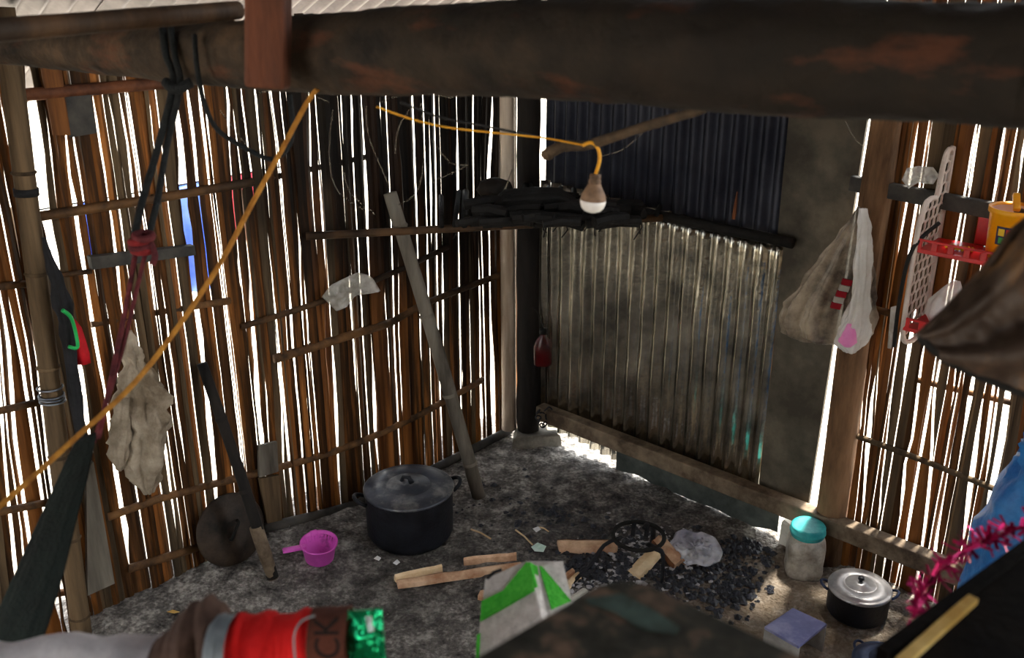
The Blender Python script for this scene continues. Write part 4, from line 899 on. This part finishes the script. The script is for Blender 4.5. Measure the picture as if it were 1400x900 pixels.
m = patch(lambda x, y, q: PR(x, y, .16+.01*nz(x*.1, y*.1)), [(1218, 420), (1226, 418), (1224, 445), (1219, 478), (1213, 476)], 5, 24)
build(m, 'plastic_strip', 'film_grey', loc=PR(1220, 420, .16), smooth=True, solid=.001, label='dangling grey plastic strip below the wall rack', cat='plastic')
cable_p = smooth_path([RW(2.03, 1.53, .18), RW(1.98, 1.44, .25), RW(1.965, 1.25, .25), RW(1.96, 1.08, .22)], 16)
build(MB().tube(cable_p, .007, 8), 'hanging_cord', 'wire_black', rack_t, smooth=True)

# laundry glimpsed outside through the bamboo
OFF = -1.3; zl_ = PL(250, 252, OFF).z; l0, l1 = PL(20, 300, OFF), PL(420, 250, OFF); l0.z = l1.z = zl_
t = thing('clothesline', V(l0.x, l0.y, -.07), 'thin rope clothesline on two stakes outside the bamboo wall', 'clothesline')
build(MB().tube([l0, l1], .004, 6), 'line', 'rope_black', t)
for p in (l0, l1): build(MB().tube([V(p.x, p.y, -.07), p+V(0, 0, .03)], .018, 8), 'stake', 'bamboo_grey', t, smooth=True)
for x0, x1, y1, mt, l in ((228, 276, 404, 'blue_laundry', 'bright blue cloth hung outside, glimpsed between the bamboo slats'), (298, 352, 330, 'red_laundry', 'red cloth hung outside, glimpsed between the bamboo slats'), (100, 122, 372, 'blue_laundry', 'narrow blue cloth hung outside near the bound bamboo pole')):
    a, b = PL(x0, 252, OFF), PL(x1, 252, OFF); zb_ = PL((x0+x1)/2, y1, OFF).z
    m = MB().grid(lambda u, v: (lambda p: V(p.x, p.y, lerp(zl_+.004, zb_, v)) + NL*(.02*math.sin(u*14)+.01*math.sin(u*5+v*3))*v)(a.lerp(b, u)), 24, 6)
    build(m, 'laundry_cloth', mt, loc=V(a.x, a.y, zl_), smooth=True, solid=.002, label=l, cat='cloth')

# ================================================================== NEAR THINGS ON THE LEDGE
# weathered table, its corner pointing into the kitchen
tip = PF(850, 778, 1.75); tip.z = 0
TL = Vector(PF(638, 902, 1.75)-PF(850, 778, 1.75)).normalized(); TR = Vector(PF(1114, 902, 1.75)-PF(850, 778, 1.75)).normalized()
def TW(a, b, z): return tip + TL*a + TR*b + V(0, 0, z)
t = thing('weathered_table', TW(.3, .35, .95), 'weathered grey-brown wooden table corner above the hearth', 'table')
m = MB(); ol = [(.035, .0), (.012, .012), (0, .035), (0, .75), (.62, .75), (.62, .0)]
m.quadstrip([[TW(a, b, 1.712) for a, b in ol], [TW(a-.003, b-.003, 1.72) for a, b in ol], [TW(a, b, 1.745) for a, b in ol], [TW(a+.006, b+.006, 1.75) for a, b in ol]])
build(m, 'table_top', 'table', t)
for a, b in ((.08, .08), (.54, .08), (.08, .67), (.54, .67)): build(MB().box(TW(a, b, 1.33), (.05, .05, .76), UL), 'leg', 'table', t)
def tp(x, y, q): p = PF(x, y, 1.7515); return p
build(patch(tp, [(800, 818), (850, 812), (890, 832), (930, 858), (925, 868), (880, 862), (840, 838), (805, 828)], 3, 24), 'paint_patch', 'table_green', t)
# towel on a stake
stk = W(724, 800, 1.86)
build(MB().tube([V(stk.x, stk.y, zf(stk.x, stk.y)), stk], .02, 10), 'bamboo_stake', 'bamboo_grey', loc=V(stk.x, stk.y, zf(stk.x, stk.y)), smooth=True, label='upright bamboo stake under the striped towel', cat='stake')
t = thing('towel', W(722, 790, 1.82), 'green and white striped towel draped over a stake above the firewood', 'towel')
def cpanel(poly, mat, nm, dz=0.0, th=.004):
    P = [W(x, y, cz+dz) for x, y, cz in poly]; n = len(P); m = MB(); m.v = P; m.f = [tuple(range(n))]
    return build(m, nm, mat, t, solid=th)
cpanel([(664, 792, 1.80), (716, 769, 1.79), (722, 768, 1.785), (738, 842, 1.74), (742, 850, 1.74), (700, 880, 1.74), (652, 905, 1.76), (657, 850, 1.78)], 'towel_white', 'front_panel')
cpanel([(722, 768, 1.785), (736, 775, 1.79), (752, 835, 1.77), (742, 850, 1.74), (738, 842, 1.74)], 'towel_white', 'middle_fold')
cpanel([(736, 775, 1.79), (769, 767, 1.80), (781, 822, 1.78), (790, 850, 1.78), (752, 850, 1.755)], 'towel_white', 'side_panel')
cpanel([(664, 795, 1.90), (720, 768, 1.89), (769, 768, 1.90), (790, 850, 1.92), (730, 900, 1.92), (655, 900, 1.92)], 'towel_white', 'back_panel')
cpanel([(720, 769, 1.785), (724, 771, 1.785), (731, 808, 1.76), (700, 826, 1.765), (657, 850, 1.778), (659, 822, 1.787), (688, 808, 1.787)], 'towel_green', 'green_stripe', -.006)
cpanel([(723, 769, 1.785), (734, 775, 1.788), (737, 802, 1.782), (732, 804, 1.765)], 'towel_green', 'green_stripe', -.006)
cpanel([(737, 774, 1.79), (741, 775, 1.79), (781, 822, 1.78), (754, 834, 1.765)], 'towel_green', 'green_stripe', -.006)
cpanel([(652, 868, 1.765), (657, 866, 1.765), (655, 905, 1.76), (650, 905, 1.76)], 'towel_green', 'green_stripe', -.006)
m = MB().tube([W(666, 791, 1.79), W(675, 783, 1.785), W(686, 779, 1.785)], .003, 6); build(m, 'dark_hem', 'black_cloth', t)

# dark chest with a yellow line of light built as a pale bar
c0 = PF(1197, 894, 1.6); c0.z = 0; E1 = Vector(PF(1400, 745, 1.6)-PF(1197, 894, 1.6)).normalized(); E2 = V(E1.y, -E1.x, 0)
def CH(a, b, z): return c0 + E1*a + E2*b + V(0, 0, z)
t = thing('dark_chest', CH(.35, .3, .95), 'near-black wooden chest with a line of light coloured as a pale bar along its top', 'chest')
build(MB().box(CH(.35, .3, 1.268), (.68, .56, .635), E1), 'chest_body', 'chest', t)
build(MB().box(CH(.35, .3, 1.59), (.7, .6, .02), E1), 'chest_top', 'chest', t)
build(MB().box(CH(.35, .008, 1.605), (.7, .016, .012), E1), 'rim', 'chest', t)
lp, lq = PF(1236, 903, 1.606), PF(1330, 819, 1.606); build(MB().beam(lp + (lp-lq)*.04, lq, .014, .008), 'light_line', 'light_line', t)
# tinsel garland over the chest's edge
P = smooth_path([W(1254, 832, 1.36), W(1268, 800, 1.42), W(1300, 765, 1.46), W(1340, 742, 1.5), W(1380, 728, 1.5), W(1440, 705, 1.5)], 40)
t = thing('tinsel_garland', P[0], 'shiny magenta tinsel garland trailing from the blue sack to the dark chest', 'garland')
build(MB().tube(P, .0025, 6), 'cord', 'tinsel', t, smooth=True)
m = MB()
for k in range(230):
    p = P[random.randrange(len(P))]; d = V(rnd(-1, 1), rnd(-1, 1), rnd(-1, 1)).normalized(); L_ = rnd(.012, .034); sd = d.cross(V(rnd(-1, 1), rnd(-1, 1), 1)).normalized()*rnd(.0015, .0035)
    b = len(m.v); m.v += [p-sd, p+sd, p+d*L_+sd, p+d*L_-sd]; m.f.append((b, b+1, b+2, b+3))
tag(build(m, 'foil_fringe', 'tinsel', t), kind='stuff')

# brown tarpaulin on a post at the viewer's right
po = V(1.14, 1.40, .95)
log_post('ledge_post', [po, po+V(0, 0, .8), po+V(.01, 0, 2.4)], (.045, .04), 'pole_dark', 'dark post rising beside the chest that carries the tarpaulin')
A_ = [(1256, 461), (1300, 420), (1350, 365), (1402, 298), (1740, 90)]; B_ = [(1256, 461), (1290, 492), (1340, 515), (1402, 540), (1740, 640)]
def tf(u, v):
    i = min(int(u*4), 3); q = u*4-i
    xa, ya = lerp(A_[i][0], A_[i+1][0], q), lerp(A_[i][1], A_[i+1][1], q); xb, yb = lerp(B_[i][0], B_[i+1][0], q), lerp(B_[i][1], B_[i+1][1], q)
    x, y = lerp(xa, xb, v), lerp(ya, yb, v); cz = 1.36 - .05*math.sin(v*math.pi)*u + .03*math.sin(v*11+u*3)*u + .012*math.sin(v*23+u*9)*u + .012*nz(x*.04, y*.04)
    return W(x, y, cz)
t = thing('tarpaulin', W(1700, 240, 1.36), 'grimy brown tarpaulin hanging in a pointed fold from the dark ledge post', 'tarpaulin')
build(MB().grid(tf, 30, 24), 'sheet', 'tarp', t, smooth=True, solid=.006)
build(MB().tube(smooth_path([tf(k/10, .0) for k in range(11)], 30), .006, 8), 'top_hem', 'tarp', t, smooth=True)
build(MB().tube(smooth_path([tf(k/10, 1.0) for k in range(11)], 30), .006, 8), 'bottom_hem', 'soot_black', t, smooth=True)

# clothes airing on a railing
rl0, rl1 = W(-190, 925, 1.34), W(600, 928, 1.30)
t = thing('railing', V(rl0.x, rl0.y, .95), 'bamboo railing along the ledge under the airing clothes', 'railing')
build(MB().tube([rl0, rl1], .02, 10), 'rail', 'bamboo_grey', t, smooth=True)
for p in (rl0.lerp(rl1, .04), rl0.lerp(rl1, .95)): build(MB().tube([V(p.x, p.y, .95), V(p.x, p.y, p.z)], .022, 10), 'rail_post', 'bamboo_grey', t, smooth=True)
def drape(x0, x1, tops, cz, drop, amp, nf, mat, seed, depth=.035):
    def f(u, v):
        x = lerp(x0, x1, u); i = min(int(u*(len(tops)-1)), len(tops)-2); q = u*(len(tops)-1)-i; q = q*q*(3-2*q); top = W(x, lerp(tops[i], tops[i+1], q), cz)
        a = lerp(-1, 1, v); fold = amp*.45*math.sin(u*nf*2*math.pi+seed+a*.8+3*nz(u*3, a, seed))+amp*1.5*nz(u*nf*1.6, a*1.2, seed)+amp*.5*nz(u*nf*5, a*3, seed)
        if abs(a) < .3: th = a/.3*math.pi/2; return top + V(0, math.sin(th)*(depth+fold*.6), (math.cos(th)-1)*depth*.9 + fold*.25)
        k = (abs(a)-.3)/.7; sg = 1 if a > 0 else -1
        return top + V(amp*.4*math.sin(k*4+u*9), sg*(depth+fold+.01*k), -depth*.9-drop*k)
    return MB().grid(f, 60, 26)
def garment(name, x0, x1, tops, cz, drop, amp, nf, mat, seed, label, cat, depth=.035):
    return build(drape(x0, x1, tops, cz, drop, amp, nf, mat, seed, depth), name, mat, loc=W((x0+x1)/2, tops[len(tops)//2]+20, cz), smooth=True, solid=.003, label=label, cat=cat)
garment('white_garment', -150, 222, [890, 888, 884, 890, 886, 877, 886, 884, 880], 1.32, .28, .010, 4, 'cloth_white', 1.0, 'greyish white garment draped over the railing below the hammock', 'garment', .05)
garment('brown_garment', 208, 328, [884, 872, 850, 833, 826, 838, 850, 848], 1.31, .26, .012, 3, 'cloth_brown', 2.0, 'crumpled dark brown garment draped between the white and red ones', 'garment', .045)
o = garment('red_garment', 305, 436, [872, 848, 850, 847, 851, 848, 843, 842], 1.30, .25, .010, 4.5, 'cloth_red', 3.0, 'bright red garment with soft folds draped over the railing', 'garment', .04)
build(MB().tube(smooth_path([W(404, 905, 1.248), W(402, 870, 1.25), W(412, 850, 1.258), W(430, 842, 1.27)], 16), .0014, 6), 'seam', 'strap_grey', o)
m = drape(286, 312, [858, 852, 850, 852], 1.285, .22, .004, 1, 'strap_grey', .3, .045); build(m, 'grey_strap', 'strap_grey', loc=W(298, 870, 1.285), smooth=True, solid=.003, label='grey webbing strap lying between the brown and red garments', cat='strap')
wb_ = garment('waistband', 424, 476, [842, 841, 839, 838], 1.29, .25, .002, 1, 'waistband', .5, 'brown garment waistband with dark capital letters beside the green packet', 'garment', .042)
def letters(body, pos, size, right, up, mat, parent):
    cu = bpy.data.curves.new('lettering', 'FONT'); cu.body = body; cu.size = size; cu.extrude = .0006; cu.align_x = 'LEFT'
    tmp = bpy.data.objects.new('lettering_tmp', cu); col.objects.link(tmp); dg = bpy.context.evaluated_depsgraph_get()
    me = bpy.data.meshes.new_from_object(tmp.evaluated_get(dg)); bpy.data.objects.remove(tmp); me.name = 'lettering'
    nrm_ = right.cross(up).normalized(); base = wl(parent)
    for v in me.vertices: x, y, z = v.co; v.co = pos + right*x + up*y + nrm_*z - base
    me.materials.clear(); me.materials.append(MATS[mat]); o = bpy.data.objects.new('lettering', me); col.objects.link(o); o.parent = parent; return o
letters('CK', W(465, 902, 1.232), .045, V(0, .12, .99).normalized(), V(-1, 0, 0), 'letter', wb_)
# green foil packet
def fk(u, v):
    x = lerp(476, 522, u)+6*v*u; y = lerp(836, 912, v)+(-4*u); b = math.sin(math.pi*u)**.6*math.sin(math.pi*min(1, v*1.1))**.6 if 0 < u < 1 and 0 < v < .9 else 0
    return W(x, y, 1.29-.018*b+.006*nz(u*7, v*7, 4))
t = thing('foil_packet', W(500, 915, 1.29), 'shiny green foil packet propped beside the brown waistband', 'packet')
build(MB().grid(fk, 24, 30), 'pouch_front', 'foil_green', t, smooth=True, solid=.002)
def fb(u, v): p = fk(u, v); d = p-V(0, 0, EYE); return V(0, 0, EYE)+d*1.012+V(0, .012*math.sin(math.pi*u)*math.sin(math.pi*v), 0)
build(MB().grid(fb, 12, 14), 'pouch_back', 'foil_green', t, smooth=True, solid=.002)
build(MB().beam(W(503, 843, 1.268), W(508, 864, 1.262), .007, .003, V(0, 1, 0)), 'tear_label', 'foil_silver', t)

# cobwebs
m = MB()
for pts in ([(455, 150), (450, 215), (462, 262), (500, 288)], [(470, 235), (480, 265), (515, 295)], [(500, 145), (505, 190), (535, 260)], [(575, 140), (580, 210), (570, 262), (545, 280)], [(590, 190), (615, 222), (640, 226)], [(640, 226), (600, 245), (592, 250)], [(560, 150), (545, 175), (540, 210)],
            [(700, 232), (690, 260)], [(815, 215), (850, 205), (880, 180)], [(520, 140), (560, 128), (620, 134)], [(350, 128), (400, 122), (450, 140)], [(300, 150), (330, 190), (345, 205)], [(1155, 165), (1168, 188), (1180, 200)]):
    m.tube(smooth_path([W(x, y, 2.25) for x, y in pts], 10), .0014, 5)
build(m, 'cobweb', 'web', label='dusty cobweb strands hanging under the trunk beam', cat='cobweb', kind='stuff')
